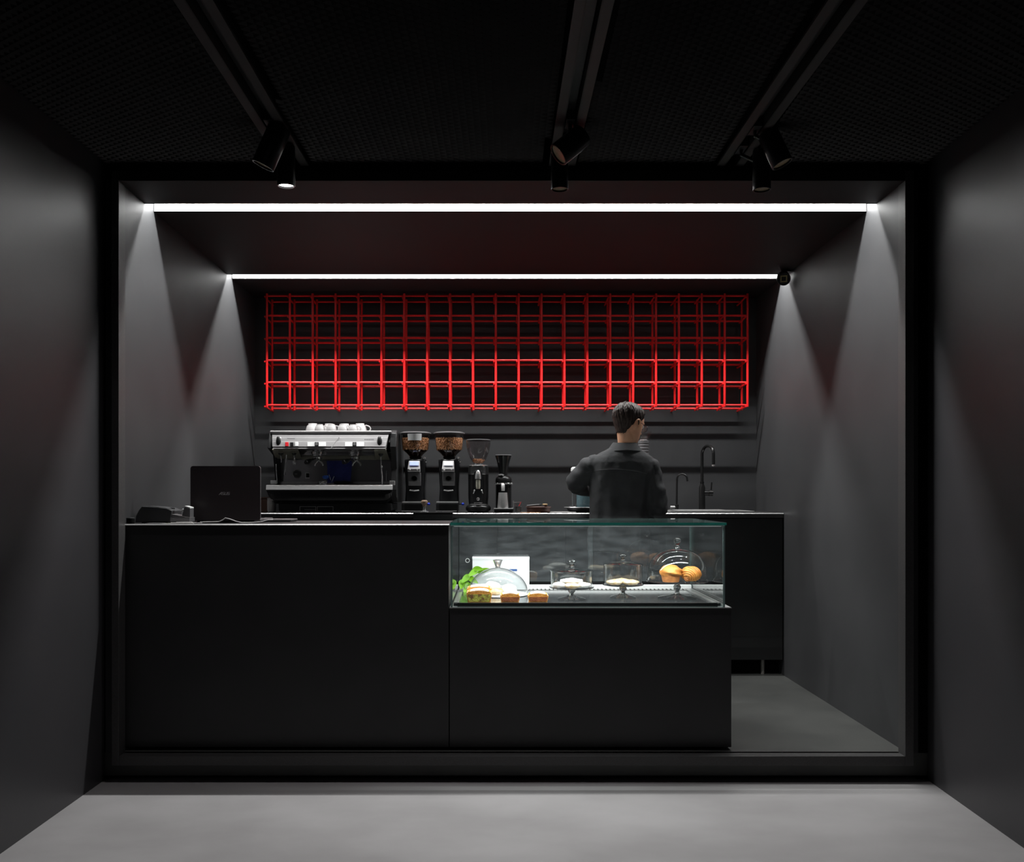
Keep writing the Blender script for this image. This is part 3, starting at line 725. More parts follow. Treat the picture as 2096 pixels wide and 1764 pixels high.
tips = [((946, 1186), (944, 1203), .018), ((962, 1176), (944, 1190), .017), ((978, 1167), (958, 1176), .016), ((968, 1164), (990, 1162), .014), ((978, 1172), (1004, 1161), .014), ((958, 1182), (978, 1190), .016), ((960, 1192), (950, 1212), .018)]
for (a, c, wd) in tips:
    p0 = P(a[0], a[1], sy); p1 = P(c[0], c[1], sy - .03)
    p0.x = max(p0.x, -.178); p1.x = max(p1.x, -.183)
    leaf(p0, p1, wd, .008, 0)
    MB().tube([(sx, sy, TZ + .03), ((sx + p0.x) / 2, sy, (TZ + .03 + p0.z) / 2 + .015), tuple(p0)], .0018, 6).build('stem', 'stem', t)

# =================================================================== ON THE FRONT COUNTER
# laptop, seen from behind its open lid
YL = 4.17
lx0, lx1, lz0, lz1 = X(389.5, YL), X(533, YL), ZF1 + .012, Z(953.5, YL)
t = thing('laptop', ((lx0 + lx1) / 2, YL + .1, ZF1), 'open dark laptop seen from behind its lid on the front counter', 'laptop')
def rrect(x0, x1, z0, z1, r, n=5):
    pts = []
    for cx_, cz_, a0 in ((x1 - r, z1 - r, 0), (x0 + r, z1 - r, PI / 2), (x0 + r, z0 + r, PI), (x1 - r, z0 + r, 1.5 * PI)):
        for i in range(n + 1):
            a = a0 + PI / 2 * i / n
            pts.append((cx_ + r * math.cos(a), cz_ + r * math.sin(a)))
    return pts
lid = MB().prism(rrect(lx0 + .0012, lx1 - .0012, lz0, lz1 - .001, .012), YL, YL + .005, 'y').build('lid', 'laptop_lid', t, angle=.4)
MB().prism(rrect(lx0, lx1, lz0, lz1, .0125), YL + .0012, YL + .009, 'y').build('rim', 'laptop_edge', lid, angle=.4)
MB().prism(rrect(lx0 + .006, lx1 - .006, lz0 + .01, lz1 - .006, .004), YL + .0085, YL + .0095, 'y').build('screen', 'black_gloss', lid, angle=.4)
MB().box(lx0, lx1, YL + .012, YL + .235, ZF1 + .004, ZF1 + .018).build('base', 'laptop_edge', t, smooth=False, bevel=.003)
MB().box(lx0 + .02, lx1 - .02, YL + .05, YL + .15, ZF1 + .018, ZF1 + .0195).build('keyboard', 'black_plastic', t, smooth=False)
MB().cyl((lx0 + .03, YL + .010, ZF1 + .012), (lx1 - .03, YL + .010, ZF1 + .012), .006, n=10).build('hinge', 'black_plastic', t)
for fx in (lx0 + .03, lx1 - .03):
    MB().box(fx - .01, fx + .01, YL + .03, YL + .2, ZF1, ZF1 + .004).build('foot', 'black_plastic', t, smooth=False)
# the lid's lettering, as slanted strokes
def stroke_letters(parent, text_strokes, x0, z0, h, wl, gap, Y, lw, slant, m):
    b = MB()
    for li, segs in enumerate(text_strokes):
        ox = x0 + li * (wl + gap)
        for (ax, az, cx_, cz_) in segs:
            def T(px, pz): return Vector((ox + px * wl + pz * h * slant, Y, z0 + pz * h))
            p, q = T(ax, az), T(cx_, cz_); d = (q - p)
            if d.length < 1e-6: continue
            d.normalize(); n = Vector((-d.z, 0, d.x)) * lw / 2; p -= d * lw / 2; q += d * lw / 2
            pts = [p - n, q - n, q + n, p + n]
            b.add(pts + [r + Vector((0, .0008, 0)) for r in pts], [(0, 1, 2, 3), (7, 6, 5, 4), (0, 4, 5, 1), (1, 5, 6, 2), (2, 6, 7, 3), (3, 7, 4, 0)])
    return b.build('lettering', m, parent, smooth=False)
LET_A = [(-.25, 0, .62, 1), (.62, 1, .95, 1), (.85, 0, .85, 1), (.45, .42, .85, .42)]
LET_S = [(1, 1, 0, 1), (0, 1, 0, .5), (0, .5, 1, .5), (1, .5, 1, 0), (1, 0, 0, 0)]
LET_U = [(0, 1, 0, 0), (0, 0, 1, 0), (1, 0, 1, 1)]
stroke_letters(lid, [LET_A, LET_S, LET_U, LET_S], X(449.5, YL), Z(1012.5, YL), (Z(1007.5, YL) - Z(1012.5, YL)), X(453, YL) - X(449.2, YL), X(450.8, YL) - X(449.3, YL), YL - .0009, .0019, .22, 'white_plastic')

t = thing('cable', P(470, 1069, 4.09), 'thin white cable looping in front of the laptop', 'cable')
pts = [P(u, v, 4.10) for u, v in ((410, 1068.5), (430, 1068), (448, 1067.5), (456, 1064), (461, 1060), (470, 1062), (482, 1066.5), (494, 1069.5), (515, 1069.5), (535, 1068), (546, 1064.5), (553, 1063.5))]
pts = [Vector((p.x, p.y, max(p.z, ZF1 + .0024))) for p in pts]
MB().tube(pts, .0022, 8).build('wire', 'cable_white', t)
MB().cyl(pts[-1], pts[-1] + Vector((.012, .006, 0)), .003, n=8).build('plug', 'cable_white', t)
# flat pale tablet to the right of the laptop
b = MB().box(X(536, 4.30), X(596, 4.30), 4.30, 4.44, ZF1 + .006, ZF1 + .013)
t = thing('tablet', (X(566, 4.3), 4.37, ZF1), 'thin pale tablet lying flat just right of the laptop', 'tablet')
b.build('body', 'laptop_edge', t, smooth=False, bevel=.002)
MB().box(X(538, 4.30), X(594, 4.30), 4.302, 4.438, ZF1, ZF1 + .006).build('case_back', 'black_plastic', t, smooth=False)
# receipt printer, curved top
Yp = 4.135
t = thing('receipt_printer', (X(312, Yp), Yp + .07, ZF1), 'dark grey receipt printer with curved top beside the left wall', 'printer')
poly = [(X(u, Yp), Z(v, Yp)) for u, v in ((277, 1068), (345, 1068), (350, 1060), (353, 1045), (340, 1040), (322, 1037.5), (305, 1036.5), (290, 1036), (284, 1044), (278, 1056))]
zmin = min(p[1] for p in poly); poly = [(p[0], ZF1 + .004 if p[1] < zmin + .004 else p[1]) for p in poly]
MB().prism(poly, Yp, Yp + .13, 'y').build('housing', 'printer_grey', t, angle=.5, bevel=.003)
MB().box(X(288, Yp), X(341, Yp), Yp + .01, Yp + .12, ZF1, ZF1 + .0045).build('foot', 'black_plastic', t, smooth=False)
rid = [P(u, v - .6, Yp) for u, v in ((290, 1036), (305, 1036.5), (322, 1037.8), (338, 1039.8), (352, 1044.5))]
MB().tube([(p.x, p.y - .001, p.z) for p in rid], .0016, 6).build('top_edge', 'grey_plastic', t)
MB().box(X(340, Yp + .05), X(354, Yp + .05), Yp + .05, Yp + .08, Z(1044, Yp), Z(1039.5, Yp)).build('latch', 'black_plastic', t, smooth=False, bevel=.002)
# small black cylinder in the corner
xk = X(267, 4.06)
t = thing('sticker_roll', (xk, 4.06, ZF1), 'small black lidded pot in the left corner of the counter', 'pot')
MB().lathe((xk, 4.06, ZF1), [(0, 0), (.017, 0), (.0175, .003), (.0175, .022), (0, .022)], 24, caps=False).build('body', 'void_black', t)
MB().lathe((xk, 4.06, ZF1 + .022), [(0, 0), (.018, 0), (.018, .004), (.015, .006), (0, .006)], 24, caps=False).build('lid', 'black_plastic', t)
# card terminal leaning and calculator-like base left of the laptop
Yt = 4.052
t = thing('card_terminal', (X(368, Yt), Yt + .04, ZF1), 'grey card terminal with ribbed wedge base leaning beside the laptop', 'card terminal')
def slab_px(pts, Y, d): return MB().prism([(X(u, Y), max(Z(v, Y), ZF1 + .0005)) for u, v in pts], Y, Y + d, 'y')
slab_px(((348, 1068), (388, 1068), (388, 1060), (352, 1053), (349, 1056)), Yt, .07).build('base', 'grey_plastic', t, smooth=False, bevel=.0015)
slab_px(((351, 1052.2), (388, 1059.2), (388, 1060.2), (351, 1053.4)), Yt - .001, .072).build('base_edge', 'laptop_edge', t, smooth=False)
slab_px(((353, 1057.2), (378, 1061.0), (378, 1061.8), (353, 1058.0)), Yt - .001, .004).build('rib', 'laptop_edge', t, smooth=False)
slab_px(((353, 1061.2), (374, 1063.6), (374, 1064.4), (353, 1062.0)), Yt - .001, .004).build('rib', 'laptop_edge', t, smooth=False)
slab_px(((372, 1056.8), (389, 1059.6), (389, 1039.2), (380, 1036), (377, 1038)), Yt + .014, .05).build('handset', 'grey_plastic', t, smooth=False, bevel=.0015)
slab_px(((378.5, 1035.2), (389, 1038.1), (389, 1040.5), (378.5, 1037.4)), Yt + .012, .05).build('top_plate', 'white_plastic', t, smooth=False)
slab_px(((368.5, 1045.4), (373, 1041.0), (374, 1042.2), (369.5, 1046.6)), Yt + .012, .03).build('side_key', 'white_plastic', t, smooth=False)
# loose papers
for k, (u0, u1, y0, y1, z, lab) in enumerate(((289, 327, 4.018, 4.12, .0, 'flat grey folder lying in front of the receipt printer'), (331, 395, 4.014, 4.044, .0005, 'white paper slip lowest in the pile left of the laptop'),
        (346, 412, 4.018, 4.047, .003, 'white paper slip in the middle of the pile left of the laptop'), (359, 392, 4.022, 4.049, .006, 'small white slip on top of the pile left of the laptop'))):
    zz = ZF1 + z
    b = MB()
    x0, x1 = X(u0, y0), X(u1, y0); sk = (.012, -.01, .006, .004)[k]
    b.prism([(x0 + sk, y0), (x1, y0 + .004), (x1 - sk, y1), (x0, y1 - .003)], zz + .0003, zz + .0022, 'z')
    b.build('paper_slip', 'paper' if k else 'grey_plastic', smooth=False, label=lab, cat='paper', group='papers left of the laptop')

# =================================================================== ESPRESSO MACHINE
YM = 5.74
em = thing('espresso_machine', (X(678, YM), YM + .22, ZC1), 'two-group silver and black espresso machine on the back worktop', 'espresso machine')
mx0, mx1 = X(547, YM), X(803, YM)
def zz(v): return Z(v, YM)
# black belly: rounded lower body, side profile swept across
prof = [(YM - .02, zz(1003)), (YM - .02, zz(1012)), (YM, zz(1024)), (YM + .04, zz(1031)), (YM + .40, zz(1031)), (YM + .43, zz(1003))]
b = MB(); rings = []
for f in (0, .004, .010, .020, .032, .048, .066, .3, .7, .934, .952, .968, .980, .990, .996, 1):
    tq = max(0, (.07 - min(f, 1 - f)) / .07); up_ = 1 - math.sqrt(max(0, 1 - tq * tq))
    x = mx0 + (mx1 - mx0) * f
    rings.append([(x, y, z + (zz(1003) - z) * .92 * up_) for y, z in prof])
b.loft(rings).build('lower_body', 'black_gloss', em, angle=.5)
MB().box(X(566, YM), X(800, YM), YM + .05, YM + .38, ZC1 + .012, zz(1030)).build('base', 'black_plastic', em, smooth=False, bevel=.004)
for fx in (X(574, YM), X(790, YM)):
    for fy in (YM + .08, YM + .35):
        MB().lathe((fx, fy, ZC1), [(0, 0), (.02, 0), (.022, .012), (.014, .018), (0, .018)], 16, caps=False).build('foot', 'black_plastic', em)
for (u0, u1) in ((613.5, 646.5), (649, 682)):
    fr = MB()
    Yp = YM + .046; a, c, z0, z1, tk = X(u0, Yp), X(u1, Yp), Z(1047.8, Yp), Z(1036.5, Yp), .0018
    fr.box(a, c, Yp, Yp + .003, z0, z0 + tk).box(a, c, Yp, Yp + .003, z1 - tk, z1).box(a, a + tk, Yp, Yp + .003, z0 + tk, z1 - tk).box(c - tk, c, Yp, Yp + .003, z0 + tk, z1 - tk)
    fr.build('badge_frame', 'white_plastic', em, smooth=False)
MB().box(X(620, YM), X(643, YM), YM + .0475, YM + .05, zz(1043.6), zz(1042.6)).build('badge_mark', 'logo_grey', em, smooth=False)
MB().box(X(730, YM), X(768, YM), YM + .0475, YM + .05, zz(1047.5), zz(1046.7)).build('base_line', 'logo_grey', em, smooth=False)
# drip tray with chrome lip and bars
lip = MB().prism([(YM - .028, Z(1002.8, YM - .03)), (YM - .018, Z(992.5, YM - .03)), (YM - .002, Z(992.5, YM - .03)), (YM - .002, Z(1002.8, YM - .03))], X(543.5, YM - .03), X(803, YM - .03), 'x').build('tray_lip', 'steel', em, smooth=False, bevel=.003)
MB().box(X(546, YM), X(803, YM), YM - .012, YM + .34, zz(1003), zz(994.5)).build('tray_body', 'black_metal', em, smooth=False)
first = None
for i in range(26):
    x = X(556, YM) + (X(796, YM) - X(556, YM)) * i / 25
    if first is None:
        x00 = x; first = MB().box(x - .004, x + .004, YM - .008, YM + .26, zz(994.5), zz(993.2)).build('tray_bar', 'chrome', em, smooth=False)
    else:
        c = first.copy(); COL.objects.link(c); c.parent = em; c.location = (x - x00, 0, 0)
# splash back
MB().box(X(565, YM + .24), X(800, YM + .24), YM + .26, YM + .275, Z(992, YM + .24), Z(925, YM + .24)).build('splash_back', 'dark_mirror', em, smooth=False)
MB().box(X(556, YM + .05), X(800, YM + .05), YM + .275, YM + .43, zz(1003), zz(900)).build('rear_housing', 'black_metal', em, smooth=False, bevel=.006)
MB().box(X(566, YM + .23), X(799, YM + .23), YM + .232, YM + .258, Z(993, YM + .23), Z(985.5, YM + .23)).build('splash_ledge', 'steel', em, smooth=False, bevel=.001)
# side cheeks
for sgn, u in ((-1, 548), (1, 798)):
    x0 = X(u, YM); x1 = x0 + .022 if sgn < 0 else x0 + .040
    pr = [(YM + .20, zz(1003)), (YM + .17, zz(960)), (YM + .13, zz(930)), (YM - .005, zz(918)), (YM + .035, zz(886)), (YM + .06, zz(879)), (YM + .40, zz(879)), (YM + .43, zz(890)), (YM + .43, zz(1003))]
    if sgn > 0: pr = [(YM + .08, zz(1028)), (YM + .02, zz(1003)), (YM + .06, zz(960)), (YM + .03, zz(930)), (YM - .0, zz(915)), (YM + .03, zz(886)), (YM + .06, zz(879)), (YM + .40, zz(879)), (YM + .44, zz(890)), (YM + .44, zz(1028))]
    MB().prism(pr, x0, x1, 'x').build('side_cheek', 'black_plastic', em, angle=.5, bevel=.004)
# cup shelf on top and ribbed front panel
MB().box(X(550, YM), X(800, YM), YM + .026, YM + .40, zz(886.5), zz(880.8)).build('cup_shelf', 'silver_paint', em, smooth=False, bevel=.004)
rail = MB().tube([(X(552, YM), YM + .026, zz(883.4)), (X(800, YM), YM + .026, zz(883.4))], .0085, 12).build('shelf_rail', 'silver_paint', em)
def yp(v): return YM - .022 + .045 * (918 - v) / 31          # the panel leans back towards the top
pr = [(yp(886), zz(886)), (yp(894.6), zz(894.6)), (yp(895.4) - .005, zz(895.4)), (yp(903.5) - .005, zz(903.5)), (yp(904.2) - .009, zz(904.2)), (yp(914) - .009, zz(914)), (yp(914.6) - .004, zz(914.6)), (yp(918.5) - .004, zz(918.5)), (YM + .09, zz(918.5)), (YM + .09, zz(886))]
rings = []
for i in range(9):
    f = i / 8
    rings.append([(X(555, YM) + (X(795, YM) - X(555, YM)) * f + (.5 - f) * .035 * (zz(887) - z) / .1, y, z) for y, z in pr])
MB().loft(rings).build('front_panel', 'silver_paint', em, angle=.25)
for u in (570, 777):
    k = MB().ball(P(u, 904, yp(904) - .010), (.016, .013, .034), 16, 12).build('steam_knob', 'black_plastic', em)
    MB().tube([P(u - 4.6, 897, yp(897) - .016), P(u - 2, 893.6, yp(893) - .016), P(u + 2, 893.6, yp(893) - .016), P(u + 4.6, 897, yp(897) - .016)], .002, 6).build('knob_rim', 'chrome', k)
    MB().cyl(P(u, 904, yp(904) - .005), P(u, 904, YM + .03), .01, n=12).build('knob_stem', 'chrome', k)
for u, m in ((587, 'red_plastic'), (597, 'black_gloss'), (607, 'white_plastic')):
    MB().lean(u - 3.3, u + 3.3, 904.5, 913, .016, .012, yp).build('push_button', m, em, smooth=False, bevel=.0015)
for u0, u1 in ((629, 667), (706, 745)):
    pl = MB().lean(u0, u1, 904.7, 913.3, .0125, .01, yp).build('switch_plate', 'white_plastic', em, smooth=False, bevel=.001)
    MB().lean((u0 + u1) / 2 - 4, (u0 + u1) / 2 + 4, 904.5, 913.2, .017, .006, yp).build('rocker', 'black_gloss', pl, smooth=False, bevel=.0015)
    MB().lean((u0 + u1) / 2 - 2.6, (u0 + u1) / 2 + 2.6, 905.5, 911, .0176, .001, yp).build('rocker_face', 'chrome', pl, smooth=False)
b = MB()
for k in range(9): b.lean(746 + k * 2.2, 747.3 + k * 2.2, 898.3, 900.8, .0056, .002, yp)
b.build('printed_name', 'grey_plastic', em, smooth=False)
b = MB()
for k in range(8): b.lean(588 + k * 2.0, 589.2 + k * 2.0, 896.7, 898.2, .0056, .002, yp)
b.build('printed_caption', 'grey_plastic', em, smooth=False)
MB().tube([P(694, 895, yp(895) - .009), P(677, 918, yp(918) - .009)], .0016, 6).build('trim_wire', 'chrome', em)
# plates under the panel
def slant(u, name, m, pts_top, pts_bot):
    (ua, va, Ya), (ub, vb, Yb2) = pts_top; (uc, vc, Yc2), (ud, vd, Yd) = pts_bot
    p = [P(ua, va, Ya), P(ub, vb, Yb2), P(uc, vc, Yc2), P(ud, vd, Yd)]
    n = Vector((0, .004, .004))
    return MB().add(p + [q + n for q in p], [(0, 1, 2, 3), (7, 6, 5, 4), (0, 4, 5, 1), (1, 5, 6, 2), (2, 6, 7, 3), (3, 7, 4, 0)]).build(name, m, em, smooth=False)
slant(0, 'under_plate', 'warm_plate', ((557, 920, YM + .005), (610, 920, YM + .005)), ((617, 939, YM + .16), (564, 939, YM + .16)))
slant(0, 'under_plate', 'warm_plate', ((766, 920, YM + .005), (790, 920, YM + .005)), ((797, 941, YM + .16), (768, 941, YM + .16)))
MB().pbox(617, 768, 932.5, 940.5, YM + .17, .08).build('boiler_cover', 'warm_plate', em, smooth=False, bevel=.003)
MB().pbox(612, 768, 919, 932, YM + .14, .10).build('group_housing', 'chrome', em, smooth=False, bevel=.004)
for ug in (650, 727):
    cg = P(ug, 927, YM + .09)
    MB().lathe((cg.x, cg.y, Z(934.5, cg.y)), [(0, 0), (.030, 0), (.036, .004), (.036, .014), (.041, .016), (.041, .032), (.032, .036), (.032, .048), (0, .048)], 28, caps=False).build('group_head', 'chrome', em)
    pf = MB().lathe((cg.x, cg.y, Z(941.5, cg.y)), [(0, 0), (.02, 0), (.031, .008), (.033, .020), (0, .021)], 28, caps=False).build('portafilter', 'chrome', em)
    h0 = Vector((cg.x - .022, cg.y - .03, Z(940, cg.y))); h1 = P(ug - 24, 946.5, YM - .02)
    MB().tube([h0, h0.lerp(h1, .35), h0.lerp(h1, .42), h0.lerp(h1, .8), h1], [.007, .008, .013, .016, .013], 12).build('handle', 'black_plastic', pf)
    for s in (-1, 1):
        sp = [(cg.x + .004, cg.y, Z(941.5, cg.y)), (cg.x + s * .012 + .01, cg.y - .004, Z(945, cg.y)), (cg.x + s * .022 + .01, cg.y - .006, Z(948, cg.y)), (cg.x + s * .027 + .01, cg.y - .006, Z(953.5, cg.y))]
        MB().tube(sp, [.008, .007, .006, .0055], 10).build('spout', 'chrome', pf)
# steam wand (right), hot water tap and steam lever (left)
def wand(pts, r, name='steam_wand'): return MB().tube(pts, r, 10).build(name, 'chrome', em)
MB().lathe(P(779.5, 934, YM + .03), [(0, 0), (.006, 0), (.016, .012), (.016, .018), (0, .018)], 16, caps=False).build('wand_joint', 'black_plastic', em)
wn = wand([P(779.5, 932, YM + .03), P(780, 955, YM + .02), P(782, 975, YM + .01), P(782, 990.5, YM + .0)], [.0035, .0035, .0045, .004])
MB().ball(P(781, 955, YM + .02), .008, 12, 8).build('wand_collar', 'chrome', wn)
MB().tube([P(790.5, 963, YM + .05), P(790.5, 984, YM + .05)], .0016, 6).build('wand_rest', 'chrome', em)
MB().lathe(P(575, 932, YM + .03), [(0, 0), (.006, 0), (.017, .010), (.017, .015), (0, .015)], 16, caps=False).build('wand_joint', 'black_plastic', em)
wand([P(575, 931, YM + .03), P(576, 940, YM + .03), P(576, 947, YM + .03)], .0035, 'tap_lever')
MB().lathe(P(602, 932, YM + .03), [(0, 0), (.006, 0), (.015, .010), (.015, .015), (0, .015)], 16, caps=False).build('wand_joint', 'black_plastic', em)
MB().lathe(P(603, 951, YM + .03), [(0, 0), (.011, 0), (.013, .006), (.013, .022), (.006, .03), (.005, .06), (0, .06)], 16, caps=False).build('water_tap', 'chrome', em)
wand([P(565, 950, YM + .02), P(566, 972, YM), P(567.5, 990, YM - .005)], .003)
wand([P(586, 930, YM + .04), P(585, 955, YM + .06), P(583, 972, YM + .05)], [.004, .004, .006], 'water_tube')
# gauge and small switch on the splash back
g0 = P(608, 970, YM + .255)
MB().lathe(g0, [(0, 0), (.027, 0), (.029, .006), (.026, .007), (.025, .003), (0, .003)], 28, (0, -1, 0), caps=False).build('pressure_gauge', 'chrome', em)
MB().lathe(g0 + Vector((0, -.0035, 0)), [(0, 0), (.0245, 0), (.0245, .001), (0, .001)], 28, (0, -1, 0), caps=False).build('gauge_face', 'grey_plastic', em)
MB().box(g0.x - .014, g0.x + .002, g0.y - .0055, g0.y - .0047, g0.z - .001, g0.z + .001).build('gauge_needle', 'white_plastic', em, smooth=False)
MB().pbox(625, 634.5, 967, 980, YM + .252, .008).build('level_window', 'chrome', em, smooth=False, bevel=.001)
MB().pbox(626.5, 633, 968.5, 977, YM + .250, .003).build('level_glass', 'black_gloss', em, smooth=False)
MB().pbox(553.5, 566, 983, 990.5, YM + .02, .02).build('corner_block', 'white_plastic', em, smooth=False, bevel=.002)
MB().pbox(797, 808, 984, 993, YM - .005, .02).build('corner_block', 'steel', em, smooth=False, bevel=.002)

# blue cloth hanging over the tray, and a small pitcher with a blue rag
Yr = YM + .12
t = thing('bar_cloth', P(694, 992, Yr), 'dark blue bar cloth hanging below the group heads', 'cloth')
rings = []
for k in range(9):
    f = k / 8; v = 943 + 45 * f; ring = []
    for i in range(15):
        g = i / 14; ring.append(P(668.5 + 50 * g + 1.6 * math.sin(3 * f + g), v, Yr + .010 * math.sin(9 * g + 2 * f) + .012 * math.sin(2 * f)))
    rings.append(ring)
n = len(rings[0])
b = MB(); front = rings; b.loft([r + [p + Vector((0, .004, 0)) for p in reversed(r)] for r in rings])
b.build('hanging_part', 'blue_cloth', t, angle=1.2)
b = MB()
def fn(p, d): return p * (1 + .08 * math.sin(8 * d.x) + .05 * math.sin(11 * d.y + 3 * d.z))
b.ball(P(701, 987.5, Yr - .02), (.064, .035, .010), 24, 10, fn=fn).build('folded_end', 'black_plastic', t)
t = thing('wire_knot', P(661, 992, YM + .02), 'coiled chrome whisk with a blue rag lying on the drip tray', 'whisk')
c0 = P(660, 988, YM + .02); zt0 = zz(993.0)
for k in range(5):
    a0 = k * .63
    pts = [(c0.x + .028 * math.cos(a) * math.cos(a0 * .4), c0.y + .018 * math.sin(a + a0), zt0 + .016 + .013 * math.sin(a * 1 + a0)) for a in [2 * PI * i / 24 for i in range(25)]]
    MB().tube(pts, .0022, 6).build('wire_loop', 'chrome', t)
def fn(p, d): return p * (1 + .16 * math.sin(7 * d.x + 1) * math.sin(6 * d.z))
MB().ball(P(666.5, 976.5, YM + .02), (.021, .012, .012), 18, 10, fn=fn).build('rag', 'blue_rag', t)
MB().tube([P(667, 977, YM + .02), P(674, 972, YM + .02), P(676, 980, YM + .02), P(679, 986, YM + .02), P(684, 975, YM + .02)], .0012, 6).build('string', 'chrome', t)

# cups upside down on the machine
def cup(x, y, z, s, label):
    t = thing('coffee_cup', (x, y, z), label, 'cup', 'white cups upside down on the espresso machine')
    MB().lathe((x, y, z), [(.040 * s, 0), (.0405 * s, .003), (.039 * s, .018 * s), (.033 * s, .038 * s), (.025 * s, .047 * s), (.0245 * s, .054 * s), (.022 * s, .054 * s), (.021 * s, .049 * s), (0, .048 * s)], 32, caps=False).build('bowl', 'porcelain', t)
    pts = [(x + .033 * s + .030 * s * math.sin(a), y - .012 * s, z + .022 * s + .020 * s * math.cos(a)) for a in [PI * i / 10 for i in range(11)]]
    MB().tube(pts, .0036 * s, 8).build('handle', 'porcelain', t)
zs = zz(880.8) + .0002
for k, (u, y, s, lab) in enumerate(((640, 5.98, 1.16, 'white cup at the left end of the back row on the machine'), (673.5, 5.98, 1.13, 'white cup second from left in the back row on the machine'),
        (705.5, 5.98, 1.13, 'white cup third from left in the back row on the machine'), (737, 5.96, 1.13, 'white cup with clear handle at the right end of the back row on the machine'),
        (654.5, 5.83, .84, 'small white cup leftmost in the front row on the machine'), (678.5, 5.83, .86, 'small white cup second in the front row on the machine'),
        (701.5, 5.83, .86, 'small white cup third in the front row on the machine'), (722.5, 5.83, .82, 'small white cup rightmost in the front row on the machine'))):
    cup(X(u, y), y, zs, s, lab)

# box and paper stack between laptop and machine
Yx = 5.96
t = thing('cardboard_box', (X(543, Yx), Yx + .05, ZC1), 'small brown box on the worktop left of the espresso machine', 'box')
MB().box(X(531, Yx), X(553, Yx), Yx, Yx + .1, ZC1, Z(1020, Yx)).build('body', 'brown_box', t, smooth=False, bevel=.001)
MB().box(X(530, Yx), X(554, Yx), Yx - .001, Yx + .101, Z(1020, Yx), Z(1017.5, Yx)).build('lid', 'brown_box', t, smooth=False)
xs_ = X(556, 5.86)
t = thing('cup_stack', (xs_, 5.83, ZC1), 'stack of white paper cups half hidden by the machine', 'paper cups')
for k in range(7):
    MB().lathe((xs_, 5.86, ZC1 + .0005 + k * .0105), [(0, 0), (.024, 0), (.029, .022 if k < 6 else .03), (.030, .0235 if k < 6 else .031), (.0275, .0235 if k < 6 else .031), (.022, .003), (0, .003)], 20, caps=False).build('paper_cup', 'paper', t)

